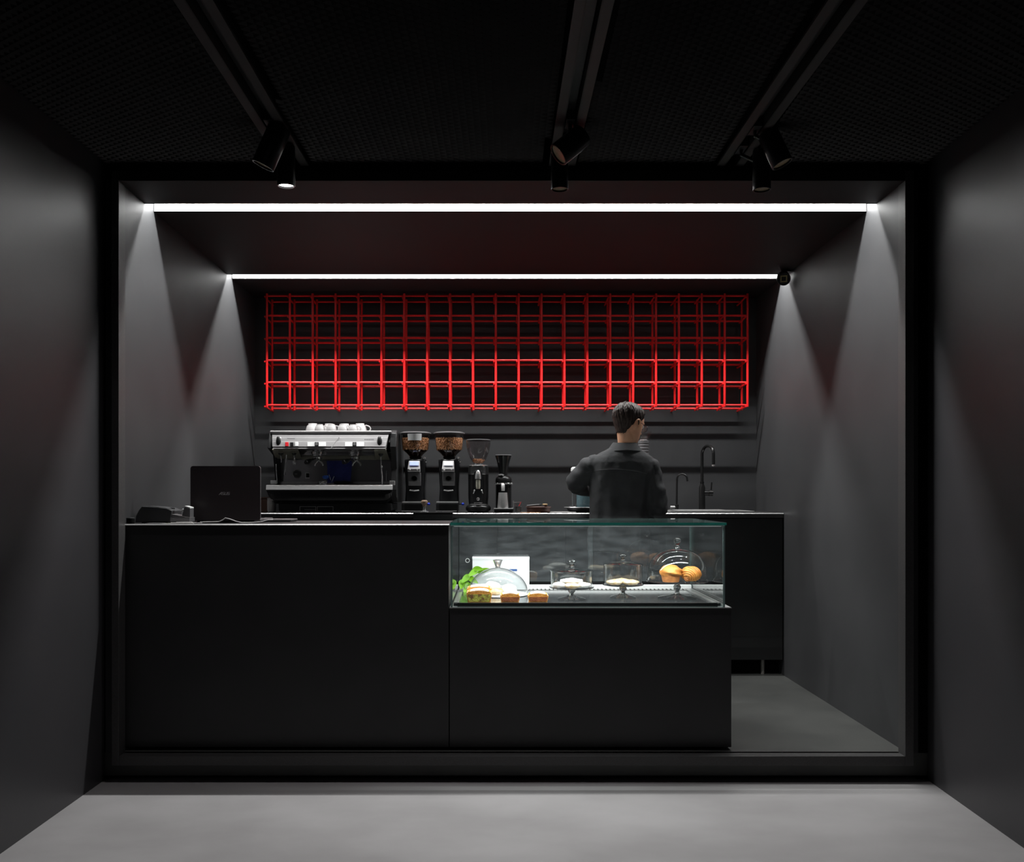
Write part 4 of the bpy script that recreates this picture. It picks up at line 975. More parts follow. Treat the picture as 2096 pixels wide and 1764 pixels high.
# =================================================================== GRINDERS
def grinder(uc, Y, label, hopper_label, scr):
    x = X(uc, Y)
    def q(v): return Z(v, Y)
    s = Y / F
    t = thing('coffee_grinder', (x, Y, ZC1), label, 'grinder', 'tall black coffee grinders with bean hoppers')
    MB().box(x - .078, x + .062, Y - .05, Y + .17, ZC1 + .006, q(1030)).build('base', 'black_plastic', t, smooth=False, bevel=.006)
    for dx in (-.06, .045):
        for dy in (-.03, .14): MB().cyl((x + dx, Y + dy, ZC1), (x + dx, Y + dy, ZC1 + .007), .01, n=10).build('foot', 'black_plastic', t)
    rings = []
    for v, wl, wr, dp in ((1031, .066, .066, .0), (1000, .06, .064, .0), (960, .066, .070, .0), (943, .068, .070, .0), (939, .05, .055, .02)):
        yy0, yy1 = Y + .03 + dp, Y + .17 - dp; r = .022; pts = []
        for cx_, cy_, a0 in ((x + wr - r, yy1 - r, 0), (x - wl + r, yy1 - r, PI / 2), (x - wl + r, yy0 + r, PI), (x + wr - r, yy0 + r, 1.5 * PI)):
            for i in range(5): pts.append((cx_ + r * math.cos(a0 + PI / 8 * i), cy_ + r * math.sin(a0 + PI / 8 * i), q(v)))
        rings.append(pts)
    MB().loft(rings).build('housing', 'black_gloss', t, angle=.6)
    tr = MB().pbox(uc - 20, uc + 20, 1030, 1046, Y - .052, .05).build('drip_tray', 'black_metal', t, smooth=False, bevel=.004)
    MB().pbox(uc - 25, uc + 19, 1026.5, 1029.5, Y - .05, .10).build('tray_top', 'steel', tr, smooth=False, bevel=.001)
    MB().pbox(uc - 26, uc + 17, 1045, 1047, Y - .054, .05).build('tray_edge', 'steel', tr, smooth=False)
    # head with screen, sloping
    p = [(Y - .012, q(964)), (Y - .016, q(960)), (Y + .012, q(943)), (Y + .06, q(942)), (Y + .06, q(966)), (Y - .005, q(966))]
    x0, x1 = X(uc - 13.5, Y), X(uc + 12, Y)
    rg = []
    for i in range(2):
        rg.append([((x0 + (.006 if z > q(955) else 0)) if i == 0 else (x1 - (.004 if z > q(955) else 0)), y, z) for y, z in p])
    hd_ = MB().loft(rg).build('control_head', 'silver_paint', t, smooth=False, bevel=.003)
    pp = [P(uc - 9.5, 952.5, Y - .008), P(uc + 9, 952.5, Y - .008), P(uc + 8.4, 945, Y + .005), P(uc - 8.8, 945, Y + .005)]
    nn = Vector((0, -.004, .001))
    MB().add([a + nn for a in pp] + [a + nn + Vector((0, .004, 0)) for a in pp], [(0, 1, 2, 3), (7, 6, 5, 4), (0, 4, 5, 1), (1, 5, 6, 2), (2, 6, 7, 3), (3, 7, 4, 0)]).build('screen', scr, hd_, smooth=False)
    for du in (-9, 6): MB().ball(P(uc + du, 961.5, Y - .018), (.006, .003, .004), 10, 8).build('key', 'chrome', hd_)
    MB().prism([(Y - .004, q(967)), (Y + .04, q(967)), (Y + .04, q(994)), (Y + .012, q(994)), (Y - .004, q(985))], X(uc - 12.5, Y), X(uc + 13, Y), 'x').build('chute_cover', 'grey_plastic', t, smooth=False, bevel=.003)
    MB().lathe(P(uc, 979, Y - .004), [(.016, -.001), (.020, 0), (.021, .005), (.018, .007), (.016, .003), (.016, -.001)], 4 * 6, (0, -1, 0), caps=False).build('chute_ring', 'black_metal', t)
    MB().lathe(P(uc, 979, Y - .0038), [(0, 0), (.0165, 0), (.0165, .001), (0, .001)], 24, (0, -1, 0), caps=False).build('chute_mouth', 'void_black', t)
    MB().tube([P(uc - 8, 1003, Y + .02), P(uc - 9, 1003.5, Y - .03), P(uc, 1004.5, Y - .045), P(uc + 9, 1003.5, Y - .03), P(uc + 8, 1003, Y + .02)], .004, 8).build('portafilter_fork', 'steel', t)
    MB().lathe((x, Y + .09, q(942)), [(0, 0), (.070, 0), (.072, .003), (.070, .006), (.04, .008), (.036, .016), (.04, .018), (.04, .026), (0, .026)], 32, caps=False).build('collar', 'black_metal', t)
    kb = P(uc + 20, 939, Y + .05)
    MB().lathe((kb.x, kb.y, q(943)), [(0, 0), (.006, 0), (.006, .010), (.013, .014), (.014, .022), (.009, .027), (0, .028)], 16, caps=False).build('adjust_knob', 'chrome', t)
    MB().tube([P(uc + 16, 944, Y + .05), P(uc + 25, 946, Y + .05)], .004, 8).build('knob_arm', 'steel', t)
    bk = P(uc + 29.5, 1031.5, Y + .0)
    MB().ball(bk, (.0095, .0095, .0095), 14, 10).build('side_knob', 'blue_plastic', t)
    MB().cyl((x + .055, bk.y, bk.z), tuple(bk), .004, n=8).build('knob_stem', 'black_metal', t)
    # hopper
    yc = Y + .09
    hop = MB().lathe((x, yc, q(936)), [(.083, q(918.5) - q(936)), (.086, q(917) - q(936)), (.094, q(892) - q(936)), (.097, q(886.5) - q(936))], 40, caps=False).build('hopper', 'hopper_clear', t)
    MB().lathe((x, yc, q(938)), [(.034, 0), (.036, q(934) - q(938)), (.056, q(927) - q(938)), (.081, q(920) - q(938)), (.083, q(918.5) - q(938))], 40, caps=False).build('hopper_cone', 'hopper_brown', hop)
    MB().lathe((x, yc, q(938)), [(0, 0), (.026, 0), (.030, q(933) - q(938)), (.05, q(927) - q(938)), (.072, q(920.5) - q(938)), (0, q(920.5) - q(938))], 32, caps=False).build('beans_below', 'beans_mass', hop)
    MB().lathe((x, yc, q(886.5)), [(0, 0), (.101, 0), (.103, .003), (.102, .008), (.085, .013), (.03, .017), (0, .017)], 40, caps=False).build('hopper_lid', 'grey_plastic', hop)
    # beans: a core and single beans lying against the clear wall
    core = MB().lathe((x, yc, q(920)), [(0, 0), (.072, 0), (.078, .006), (.083, q(899) - q(920)), (.06, q(897.5) - q(920)), (0, q(896.5) - q(920))], 32, caps=False).build('beans', 'beans_mass', hop)
    bb = MB(); rnd = random.Random(int(uc))
    nrow = 11
    for k in range(nrow):
        f = k / (nrow - 1); z = q(918.5) + (q(896.5) - q(918.5)) * f; R = .0795 + .006 * f
        for i in range(26):
            a = PI + PI * (i + rnd.random() * .8) / 26
            pos = Vector((x + R * math.cos(a), yc + R * math.sin(a), z + rnd.uniform(-.002, .002)))
            M = Euler((rnd.uniform(0, 6), rnd.uniform(0, 6), rnd.uniform(0, 6))).to_matrix()
            bb.ball(pos, (.0072, .005, .0042), 7, 5, M=M)
    for i in range(110):
        a = rnd.uniform(0, 2 * PI); R = .08 * math.sqrt(rnd.random())
        bb.ball((x + R * math.cos(a), yc + R * math.sin(a), q(896.5) + rnd.uniform(0, .004)), (.0062, .0042, .0034), 6, 4, M=Euler((rnd.uniform(0, 6), rnd.uniform(0, 6), rnd.uniform(0, 6))).to_matrix())
    bb.build('loose_beans', 'bean', hop, angle=2, kind='stuff')
    if hopper_label:
        lb_ = MB(); R = .0965
        a0 = -PI / 2; pts = []
        for (sgn, v) in ((0, 887.5), (1, 901)):
            pts.append([(x + (R - (.006 if sgn else 0)) * math.cos(a0 + aa) + .002, yc - .004 + (R - (.006 if sgn else 0)) * math.sin(a0 + aa), q(v)) for aa in [-.50 + 1.0 * i / 10 for i in range(11)]])
        ring = [pts[0] + [(p_[0], p_[1] - .0015, p_[2]) for p_ in reversed(pts[0])], pts[1] + [(p_[0], p_[1] - .0015, p_[2]) for p_ in reversed(pts[1])]]
        lb_.loft(ring).build('paper_label', 'white_plastic', hop, angle=.8)
    return t
grinder(848, 5.84, 'tall coffee grinder with a white paper label on its bean hopper', True, 'screen_blue')
grinder(918, 5.84, 'tall coffee grinder full of beans, without a paper label on its hopper', False, 'screen_pale')
# tamper on the mat, tamping mat over the worktop edge
xt, Yt = X(868.5, 5.70), 5.705
t = thing('tamper', (xt, Yt, ZC1 + .004), 'chrome tamper with a round wooden knob in front of the labelled grinder', 'tamper')
MB().lathe((xt, Yt, ZC1 + .0045), [(0, 0), (.029, 0), (.029, .005), (.012, .011), (.0085, .02), (.009, .036), (0, .036)], 24, caps=False).build('base', 'chrome', t)
MB().lathe((xt, Yt, ZC1 + .040), [(0, 0), (.010, 0), (.013, .012), (.022, .022), (.022, .034), (.014, .041), (0, .042)], 24, caps=False).build('knob', 'wood_knob', t)
t = thing('tamping_mat', (X(886, 5.66), 5.68, ZC1), 'black rubber tamping mat hooked over the worktop edge below the grinders', 'mat')
MB().box(X(846, 5.655), X(927, 5.655), 5.655, 5.76, ZC1 + .0003, ZC1 + .004).build('pad', 'black_plastic', t, smooth=False, bevel=.001)
MB().box(X(846, 5.655), X(927, 5.655), 5.652, 5.664, ZC1 - .040, ZC1 + .004).build('front_lip', 'black_plastic', t, smooth=False, bevel=.001)

# third grinder: cylindrical with smoky goblet hopper
x, Y = X(979, 5.86), 5.86
def q(v): return Z(v, 5.86)
t = thing('domestic_grinder', (x, Y, ZC1), 'cylindrical dark grinder with an empty smoky goblet hopper', 'grinder')
MB().lathe((x, Y, ZC1 + .004), [(0, 0), (.066, 0), (.080, .012), (.083, .026), (.076, .040), (.066, .046), (0, .046)], 40, caps=False).build('base', 'black_metal', t)
MB().lathe((x, Y - .02, ZC1 + .030), [(.030, .012), (.052, .016), (.058, .022), (.054, .024), (.036, .018), (.030, .012)], 36, caps=False).build('dish', 'chrome', t)
for dx in (-.05, .05): MB().cyl((x + dx, Y - .03, ZC1), (x + dx, Y - .03, ZC1 + .006), .006, n=8).build('foot', 'chrome', t)
MB().cyl((x, Y + .05, ZC1), (x, Y + .05, ZC1 + .006), .006, n=8).build('foot', 'chrome', t)
MB().lathe((x, Y + .02, ZC1 + .045), [(0, 0), (.062, 0), (.066, .06), (.067, q(972) - ZC1 - .045), (.069, q(971) - ZC1 - .045), (.067, q(970) - ZC1 - .045), (.066, q(958) - ZC1 - .045), (.06, q(953.5) - ZC1 - .045), (0, q(953.5) - ZC1 - .045)], 36, caps=False).build('body', 'black_metal', t)
MB().lathe((x, Y + .02, q(954)), [(0, 0), (.062, 0), (.064, .004), (.06, .008), (.03, .010), (.03, .018), (0, .018)], 36, caps=False).build('collar', 'chrome', t)
sh = MB().prism([(x - .028, ZC1 + .06), (x + .028, ZC1 + .06), (x + .026, q(965)), (x, q(961)), (x - .026, q(965))], Y - .058, Y - .02, 'y').build('front_shield', 'black_gloss', t, smooth=False, bevel=.004)
MB().lathe((x, Y - .062, q(981)), [(.004, 0), (.020, .001), (.019, .025), (.013, .048), (.005, .058), (0, .059)], 24, caps=False).build('chute_cap', 'chrome', t)
MB().lathe((x, Y - .060, q(1001)), [(0, 0), (.012, .003), (.015, .02), (.014, q(982) - q(1001)), (0, q(982) - q(1001))], 20, caps=False).build('chute', 'warm_plate', t)
for dx in (-.024, .024):
    MB().ball((x + dx, Y - .068, q(1004)), .0065, 12, 8).build('fork_pin', 'chrome', t)
    MB().tube([(x + dx, Y - .05, q(1004)), (x + dx, Y - .07, q(1004)), (x + dx * 1.25, Y - .066, q(1010))], .0035, 8).build('fork_arm', 'chrome', t)
MB().ball((x, Y - .062, q(1021)), (.011, .006, .011), 16, 10).build('switch', 'chrome', t)
hop = MB().lathe((x, Y + .02, q(951.5)), [(.026, 0), (.030, .010), (.052, .04), (.070, .085), (.0785, .13), (.080, q(901.5) - q(951.5))], 44, caps=False).build('hopper', 'hopper_smoke', t)
MB().lathe((x, Y + .02, q(901.5)), [(0, 0), (.081, 0), (.082, .004), (.075, .007), (0, .008)], 44, caps=False).build('hopper_lid', 'grey_plastic', hop)
bb = MB(); rnd = random.Random(3)
for i in range(150):
    a = rnd.uniform(0, 2 * PI); f = rnd.random(); R = (.022 + .022 * f) * math.sqrt(rnd.random())
    bb.ball((x + R * math.cos(a), Y + .02 + R * math.sin(a), q(948.5) + .028 * f), (.0062, .0042, .0034), 6, 4, M=Euler((rnd.uniform(0, 6), rnd.uniform(0, 6), rnd.uniform(0, 6))).to_matrix())
bb.build('loose_beans', 'bean', hop, angle=2, kind='stuff')

# fourth grinder: small with black conical hopper and steel cup
x, Y = X(1029.5, 5.88), 5.88
def q(v): return Z(v, 5.88)
t = thing('filter_grinder', (x, Y, ZC1), 'small grinder with black cone hopper and a steel cup under its spout', 'grinder')
MB().box(x - .058, x + .064, Y - .09, Y + .09, ZC1 + .003, q(1041.5)).build('base', 'black_plastic', t, smooth=False, bevel=.004)
MB().box(x - .060, x + .066, Y - .092, Y + .092, q(1041.5), q(1039.8)).build('base_plate', 'steel', t, smooth=False, bevel=.001)
for dx in (-.045, .05):
    MB().cyl((x + dx, Y - .07, ZC1), (x + dx, Y - .07, ZC1 + .004), .008, n=8).build('foot', 'black_plastic', t)
    MB().cyl((x + dx, Y + .07, ZC1), (x + dx, Y + .07, ZC1 + .004), .008, n=8).build('foot', 'black_plastic', t)
MB().lathe((x + .004, Y + .035, q(1039.8)), [(0, 0), (.052, 0), (.052, q(992) - q(1039.8)), (0, q(992) - q(1039.8))], 32, caps=False).build('column', 'black_gloss', t)
MB().lathe((x + .004, Y + .01, q(992)), [(0, 0), (.055, 0), (.058, .003), (.058, .010), (.054, .012), (.054, .03), (.050, .045), (.038, .056), (.024, .062), (0, .062)], 36, caps=False).build('motor_dome', 'black_metal', t)
first = None
for i in range(18):
    a = PI + PI * (i + .5) / 18
    MB().ball((x + .004 + .058 * math.cos(a), Y + .01 + .058 * math.sin(a), q(990)), (.0035, .003, .005), 6, 5).build('dial_stud', 'chrome', t)
MB().lathe((x - .012, Y - .02, q(974)), [(0, 0), (.02, 0), (.022, .006), (.012, .012), (0, .013)], 16, caps=False).build('clamp', 'chrome', t)
MB().tube([(x, Y - .045, q(992)), (x, Y - .055, q(996)), (x, Y - .056, q(1004.5))], [.012, .012, .011], 14).build('spout', 'steel', t)
hop = MB().lathe((x + .002, Y + .01, q(973)), [(0, 0), (.026, 0), (.030, .03), (.040, .085), (.052, q(934.5) - q(973)), (.053, q(932.5) - q(973)), (0, q(932.5) - q(973))], 36, caps=False).build('hopper', 'black_gloss', t)
MB().lathe((x + .002, Y + .01, q(932.5)), [(0, 0), (.055, 0), (.056, .003), (.05, .006), (0, .007)], 36, caps=False).build('hopper_lid', 'grey_plastic', hop)
MB().lathe((x - .001, Y - .055, q(1039.6)), [(0, 0), (.035, 0), (.036, .003), (.028, q(1008) - q(1039.6)), (.026, q(1008) - q(1039.6)), (.026, .01), (0, .01)], 28, caps=False).build('catch_cup', 'steel', label='brushed steel cup on the small grinder base', cat='cup')

# small glass with tools
xg, Yg = X(1058.5, 5.76), 5.76
t = thing('tool_glass', (xg, Yg, ZC1), 'small square glass holding tools beside the small grinder', 'glass')
MB().lathe((xg, Yg, ZC1 + .0005), [(0, 0), (.026, 0), (.027, .004), (.027, .07), (.0255, .07), (.025, .006), (0, .006)], 24, caps=False).build('tumbler', 'dome_glass', t)
MB().lathe((xg, Yg, ZC1 + .007), [(0, 0), (.0245, 0), (.0245, .035), (0, .035)], 24, caps=False).build('granules', 'grey_plastic', t)
MB().tube([(xg - .02, Yg, ZC1 + .043), (xg - .024, Yg, ZC1 + .078)], .0035, 8).build('spoon_handle', 'chrome', t)
MB().tube([(xg - .018, Yg + .01, ZC1 + .066), (xg + .02, Yg + .01, ZC1 + .068)], .0015, 6).build('rod', 'chrome', t)
MB().tube([(xg + .012, Yg, ZC1 + .043), (xg + .026, Yg, ZC1 + .07)], .0025, 8).build('stirrer', 'red_plastic', t)
pts = [(xg + .026 + .012 * math.sin(a), Yg, ZC1 + .034 + .018 * math.cos(a)) for a in [PI * i / 10 for i in range(11)]]
MB().tube(pts, .003, 8).build('handle', 'dome_glass', t)

# brown shallow tray with brush and scoop, loose grounds before it
xb, Yb2 = X(1102, 5.80), 5.80
t = thing('serving_tray', (xb, Yb2, ZC1), 'round dark brown shallow bowl on the worktop between grinder and bottle', 'bowl')
MB().lathe((xb, Yb2, ZC1 + .0005), [(0, 0), (.070, 0), (.074, .004), (.076, .030), (.083, .036), (.081, .038), (.072, .032), (.068, .007), (0, .006)], 40, caps=False).build('dish', 'brown_tray', t)
MB().lathe((xb, Yb2, ZC1 + .007), [(0, 0), (.066, 0), (.071, .022), (.05, .026), (0, .028)], 32, caps=False).build('grounds', 'beans_mass', t)
t = thing('cleaning_brush', (xb - .03, Yb2 - .02, ZC1 + .04), 'dark brush lying across the left of the brown bowl', 'brush')
MB().tube([(xb - .075, Yb2 - .02, ZC1 + .043), (xb - .045, Yb2 - .02, ZC1 + .046), (xb, Yb2 - .01, ZC1 + .05), (xb + .012, Yb2 - .01, ZC1 + .05)], [.006, .007, .006, .004], 10).build('handle', 'grey_plastic', t)
MB().ball((xb + .012, Yb2 - .01, ZC1 + .051), (.012, .006, .005), 12, 8).build('bristles', 'black_plastic', t)
t = thing('scoop', (xb + .03, Yb2, ZC1 + .03), 'small pale scoop standing in the right of the brown bowl', 'scoop')
MB().box(xb + .028, xb + .058, Yb2 - .015, Yb2 + .015, ZC1 + .048, ZC1 + .057).build('cap', 'cookie', t, smooth=False, bevel=.003)
MB().cyl((xb + .048, Yb2, ZC1 + .030), (xb + .048, Yb2, ZC1 + .048), .009, n=12).build('grip', 'brown_tray', t)
bb = MB(); rnd = random.Random(9)
for i in range(110):
    px = X(rnd.uniform(1066, 1106), 5.69); py = 5.675 + rnd.random() ** 1.5 * .05
    bb.ball((px, py, ZC1 + .0022), (.003, .0024, .002), 5, 4, M=Euler((0, 0, rnd.uniform(0, 6))).to_matrix())
bb.build('spilled_grounds', 'bean', angle=2, label='coffee crumbs spilled along the worktop edge', cat='coffee crumbs', kind='stuff')
MB().box(X(1127, 5.72), X(1180, 5.72), 5.72, 5.80, ZC1 + .0003, ZC1 + .005).build('paper_sheet', 'paper', smooth=False, label='white paper pad lying flat right of the brown bowl', cat='paper')

# black tray with wire rack, bluish glass bottle with white lid
xk, Yk = X(1190, 5.86), 5.86
t = thing('drip_bowl', (xk, Yk, ZC1), 'wide black shallow pan on the worktop left of the person', 'pan')
MB().lathe((xk, Yk, ZC1 + .0005), [(0, 0), (.078, 0), (.09, .014), (.096, .026), (.112, .031), (.112, .034), (.09, .030), (.076, .006), (0, .004)], 40, caps=False).build('pan', 'black_plastic', t)
MB().tube([(xk + .112 * math.cos(2 * PI * i / 40), Yk + .112 * math.sin(2 * PI * i / 40), ZC1 + .034) for i in range(41)], .002, 6).build('rim', 'steel', t)
t = thing('brewer_stand', (xk - .06, Yk, ZC1 + .006), 'thin chrome upright stand in the black pan beside the bottle', 'stand')
MB().tube([(xk - .058, Yk, ZC1 + .006), (xk - .058, Yk, ZC1 + .16)], .0035, 8).build('post', 'chrome', t)
MB().tube([(xk - .058, Yk, ZC1 + .045), (xk - .09, Yk - .02, ZC1 + .036)], .002, 6).build('strut', 'chrome', t)
MB().tube([(xk - .058, Yk, ZC1 + .045), (xk - .05, Yk - .05, ZC1 + .030)], .002, 6).build('strut', 'chrome', t)
xw = xk + .028
t = thing('water_bottle', (xw, Yk, ZC1 + .006), 'pale blue glass bottle with white lid behind the person\'s left elbow', 'bottle')
MB().lathe((xw, Yk, ZC1 + .0065), [(0, 0), (.062, 0), (.066, .006), (.066, .15), (.058, .19), (.045, .22), (.043, .25), (.041, .25), (.04, .22), (.055, .186), (.062, .15), (.062, .008), (0, .006)], 36, caps=False).build('body', 'dome_glass', t)
MB().lathe((xw, Yk, ZC1 + .0135), [(0, 0), (.0605, 0), (.0605, .125), (0, .125)], 36, caps=False).build('water', 'blue_water', t)
MB().lathe((X(1180, Yk), Yk, ZC1 + .26), [(0, 0), (.03, 0), (.038, .01), (.036, .028), (.026, .036), (0, .037)], 28, caps=False).build('lid', 'white_plastic', t)
MB().tube([(xw - .01, Yk, ZC1 + .25), (X(1180, Yk), Yk, ZC1 + .262)], .02, 12).build('lid_neck', 'white_plastic', t)

# glass hopper on ribbed column, beside the person's cheek
x, Y = X(1317, 5.98), 5.98
def q(v): return Z(v, 5.98)
t = thing('hand_mill', (x, Y, ZC1), 'slim ribbed steel mill with a clear bowl hopper, beside the person\'s cheek', 'grinder')
MB().lathe((x, Y, ZC1 + .0005), [(0, 0), (.07, 0), (.07, .012), (.036, .03), (.034, .10), (.034, .3), (0, .3)], 28, caps=False).build('stand', 'black_metal', t)
for k in range(9):
    z0 = ZC1 + .30 + k * (q(903) - ZC1 - .30) / 9
    MB().lathe((x, Y, z0), [(0, 0), (.034, 0), (.036, .004), (.036, .012), (.034, (q(903) - ZC1 - .30) / 9 - .0005), (0, (q(903) - ZC1 - .30) / 9 - .0005)], 28, caps=False).build('rib', 'grey_plastic', t)
MB().lathe((x, Y, q(903)), [(0, 0), (.036, 0), (.036, .004), (.024, .008), (.024, .012), (0, .012)], 28, caps=False).build('collar', 'chrome', t)
MB().lathe((x, Y, q(899.4)), [(.018, 0), (.03, .004), (.044, .02), (.052, q(884) - q(899.4)), (.054, q(882.5) - q(899.4))], 36, caps=False).build('hopper', 'hopper_clear', t)

# =================================================================== SINK AND TAPS
Ys0, Ys1 = 5.73, 6.12
sx0, sx1 = X(1372, Ys0), X(1545, Ys0)
t = thing('sink', ((sx0 + sx1) / 2, (Ys0 + Ys1) / 2, ZC1), 'dark inset sink with a bright steel rim at the right of the worktop', 'sink')
zr0, zr1 = ZC1 + .0003, ZC1 + .012
MB().box(sx0, sx1, Ys0, Ys0 + .02, zr0, zr1).build('rim', 'steel', t, smooth=False, bevel=.002)
MB().box(sx0, sx1, Ys1 - .02, Ys1, zr0, zr1).build('rim', 'steel', t, smooth=False, bevel=.002)
MB().box(sx0, sx0 + .02, Ys0 + .021, Ys1 - .021, zr0, zr1).build('rim', 'steel', t, smooth=False, bevel=.002)
MB().box(sx1 - .02, sx1, Ys0 + .021, Ys1 - .021, zr0, zr1).build('rim', 'steel', t, smooth=False, bevel=.002)
MB().box(sx0 + .021, sx1 - .021, Ys0 + .021, Ys1 - .021, zr0, zr0 + .002).build('basin', 'black_metal', t, smooth=False)
MB().box(X(1393, Ys0), X(1500, Ys0), Ys0 + .03, Ys1 - .03, zr0 + .008, zr1 + .004).build('drain_board', 'steel', t, smooth=False, bevel=.002)
# tall tap
xf, Yf = X(1437, 6.15), 6.15
def q(v): return Z(v, 6.15)
t = thing('kitchen_tap', (xf, Yf, ZC1), 'tall black swan-neck tap with side lever at the sink', 'tap')
MB().lathe((xf, Yf, ZC1 + .0003), [(0, 0), (.024, 0), (.024, .004), (.021, .006), (.021, q(998) - ZC1), (.014, q(992) - ZC1), (.0115, q(987) - ZC1), (0, q(987) - ZC1)], 24, caps=False).build('body', 'black_metal', t)
MB().lathe((xf, Yf, q(988)), [(0, 0), (.015, 0), (.015, .006), (0, .006)], 20, caps=False).build('neck_ring', 'black_metal', t)
pts = [(xf, Yf, q(988)), (xf, Yf, q(950)), (xf, Yf, q(930))]
for i in range(1, 13):
    a = PI * i / 12
    pts.append((xf + .021 * (1 - math.cos(a)), Yf - .075 * (1 - math.cos(a)), q(930) + .055 * math.sin(a)))
pts.append((xf + .042, Yf - .15, q(940)))
pts.append((xf + .042, Yf - .15, q(952)))
MB().tube(pts, .0105, 14).build('spout', 'black_metal', t)
MB().lathe((xf + .042, Yf - .15, q(955.5)), [(0, 0), (.011, 0), (.013, .004), (.012, .010), (0, .010)], 16, caps=False).build('aerator', 'chrome', t)
MB().cyl((xf + .015, Yf, q(1009)), (xf + .045, Yf, q(1009)), .017, n=16).build('lever_hub', 'black_metal', t)
MB().cyl((xf + .046, Yf, q(1009)), (xf + .072, Yf, q(1009)), .020, n=16).build('lever_cap', 'black_metal', t)
MB().tube([(xf + .062, Yf, q(1003)), (xf + .066, Yf, q(987))], .005, 8).build('lever', 'black_metal', t)
# small filter tap
xf, Yf = X(1385, 6.15), 6.15
t = thing('filter_tap', (xf, Yf, ZC1), 'slender small black filter tap next to the person\'s arm', 'tap')
MB().lathe((xf, Yf, ZC1 + .0003), [(0, 0), (.018, 0), (.018, .004), (.012, .008), (.012, .03), (.014, .034), (.014, .046), (.008, .05), (0, .05)], 20, caps=False).build('body', 'black_metal', t)
pts = [(xf, Yf, ZC1 + .048), (xf + .002, Yf, q(985))]
for i in range(0, 12):
    a = PI * i / 12
    pts.append((xf + .002 + .031 * (1 - math.cos(a)), Yf - .02 * (1 - math.cos(a)), q(981) + .036 * math.sin(a)))
pts.append((xf + .064, Yf - .042, q(985)))
MB().tube(pts, .0065, 12).build('spout', 'black_metal', t)
MB().cyl((xf - .01, Yf, ZC1 + .03), (xf - .042, Yf, ZC1 + .03), .009, n=12).build('lever', 'steel', t)

# =================================================================== THE PERSON AT THE BACK COUNTER
def remeshed(b, name, material, parent, voxel, smooth_it=6, disp=0.0, dscale=0.08, label=None):
    """join overlapping solids into one continuous skin"""
    o = b.build(name, material, parent, smooth=False)
    md = o.modifiers.new('skin', 'REMESH'); md.mode = 'VOXEL'; md.voxel_size = voxel; md.use_smooth_shade = True
    if smooth_it:
        sm = o.modifiers.new('soft', 'SMOOTH'); sm.iterations = smooth_it; sm.factor = .5
    if disp:
        tx = bpy.data.textures.new(name + '_folds', 'CLOUDS'); tx.noise_scale = dscale; tx.noise_depth = 2
        dm = o.modifiers.new('folds', 'DISPLACE'); dm.texture = tx; dm.strength = disp; dm.mid_level = .5; dm.texture_coords = 'LOCAL'
    dg = bpy.context.evaluated_depsgraph_get()
    me = bpy.data.meshes.new_from_object(o.evaluated_get(dg))
    o.modifiers.clear()
    old = o.data; o.data = me; bpy.data.meshes.remove(old)
    me.polygons.foreach_set('use_smooth', [True] * len(me.polygons))
    if not me.materials: me.materials.append(MATS[material])
    if label: o['label'] = label
    return o
PX, PY = .735, 5.43
man = thing('person', (PX, PY, 0), 'person in a loose black shirt and glasses, back turned, working at the worktop', 'person')
HC = Vector((.792, 5.425, 1.572))                          # head centre
yaw, pitch = math.radians(-55), math.radians(-16)
HM = Matrix.Rotation(yaw, 3, 'Z') @ Matrix.Rotation(pitch, 3, 'X') @ Matrix.Rotation(math.radians(3), 3, 'Y')
def H(p): return HC + HM @ Vector(p)
body = MB()
secs = [(-.118, .056, .020, .018), (-.110, .050, .036, .036), (-.09, .040, .050, .054), (-.06, .026, .060, .070), (-.03, .014, .067, .083), (0, .006, .071, .091),
        (.035, .002, .074, .095), (.07, 0, .068, .088), (.097, -.002, .050, .066), (.113, -.004, .022, .03)]
body.loft([[H((rx * math.cos(2 * PI * k / 28), yc + ry * math.sin(2 * PI * k / 28), z)) for k in range(28)] for z, yc, rx, ry in secs])
body.loft([[H((hw * a, y, z)) for a, y in ((-1, .082), (-.5, yy), (.5, yy), (1, .082))] for z, hw, yy in ((.012, .006, .098), (-.012, .009, .108), (-.034, .014, .117), (-.042, .010, .098))])   # nose
for s in (-1, 1):                                          # ears
    body.ball(H((s * .078, -.006, -.014)), (.009, .020, .031), 14, 10, M=HM @ Matrix.Rotation(s * .45, 3, 'Z'))
    body.ball(H((s * .032, .078, .022)), (.020, .012, .008), 10, 8, M=HM)     # brow
body.ball(H((0, .088, -.066)), (.022, .012, .010), 12, 8, M=HM)               # mouth
nk0 = Vector((.765, 5.425, 1.37))
body.tube([nk0, nk0.lerp(HC + Vector((0, -.005, -.045)), .5), H((0, -.022, -.035))], [.062, .051, .050], 20)
# trunk, arms, legs under the clothes
TS = [((.735, 5.43, .86), .17, .11), ((.735, 5.43, 1.0), .16, .10), ((.745, 5.43, 1.2), .172, .105), ((.752, 5.43, 1.31), .175, .10), ((.757, 5.43, 1.38), .12, .075), ((.762, 5.43, 1.42), .07, .06)]
body.ell(TS)
R_SH, R_EL, R_WR = Vector((.915, 5.43, 1.325)), Vector((.968, 5.40, 1.045)), Vector((.905, 5.655, 1.10))
L_SH, L_EL, L_WR = Vector((.565, 5.43, 1.325)), Vector((.478, 5.53, 1.19)), Vector((.640, 5.660, 1.17))
body.tube([R_SH, R_SH.lerp(R_EL, .5), R_EL], [.055, .046, .040], 14).tube([R_EL, R_EL.lerp(R_WR, .35), R_WR], [.040, .039, .027], 14)
body.tube([L_SH, L_SH.lerp(L_EL, .5), L_EL], [.055, .046, .040], 14).tube([L_EL, L_EL.lerp(L_WR, .35), L_WR], [.040, .039, .027], 14)
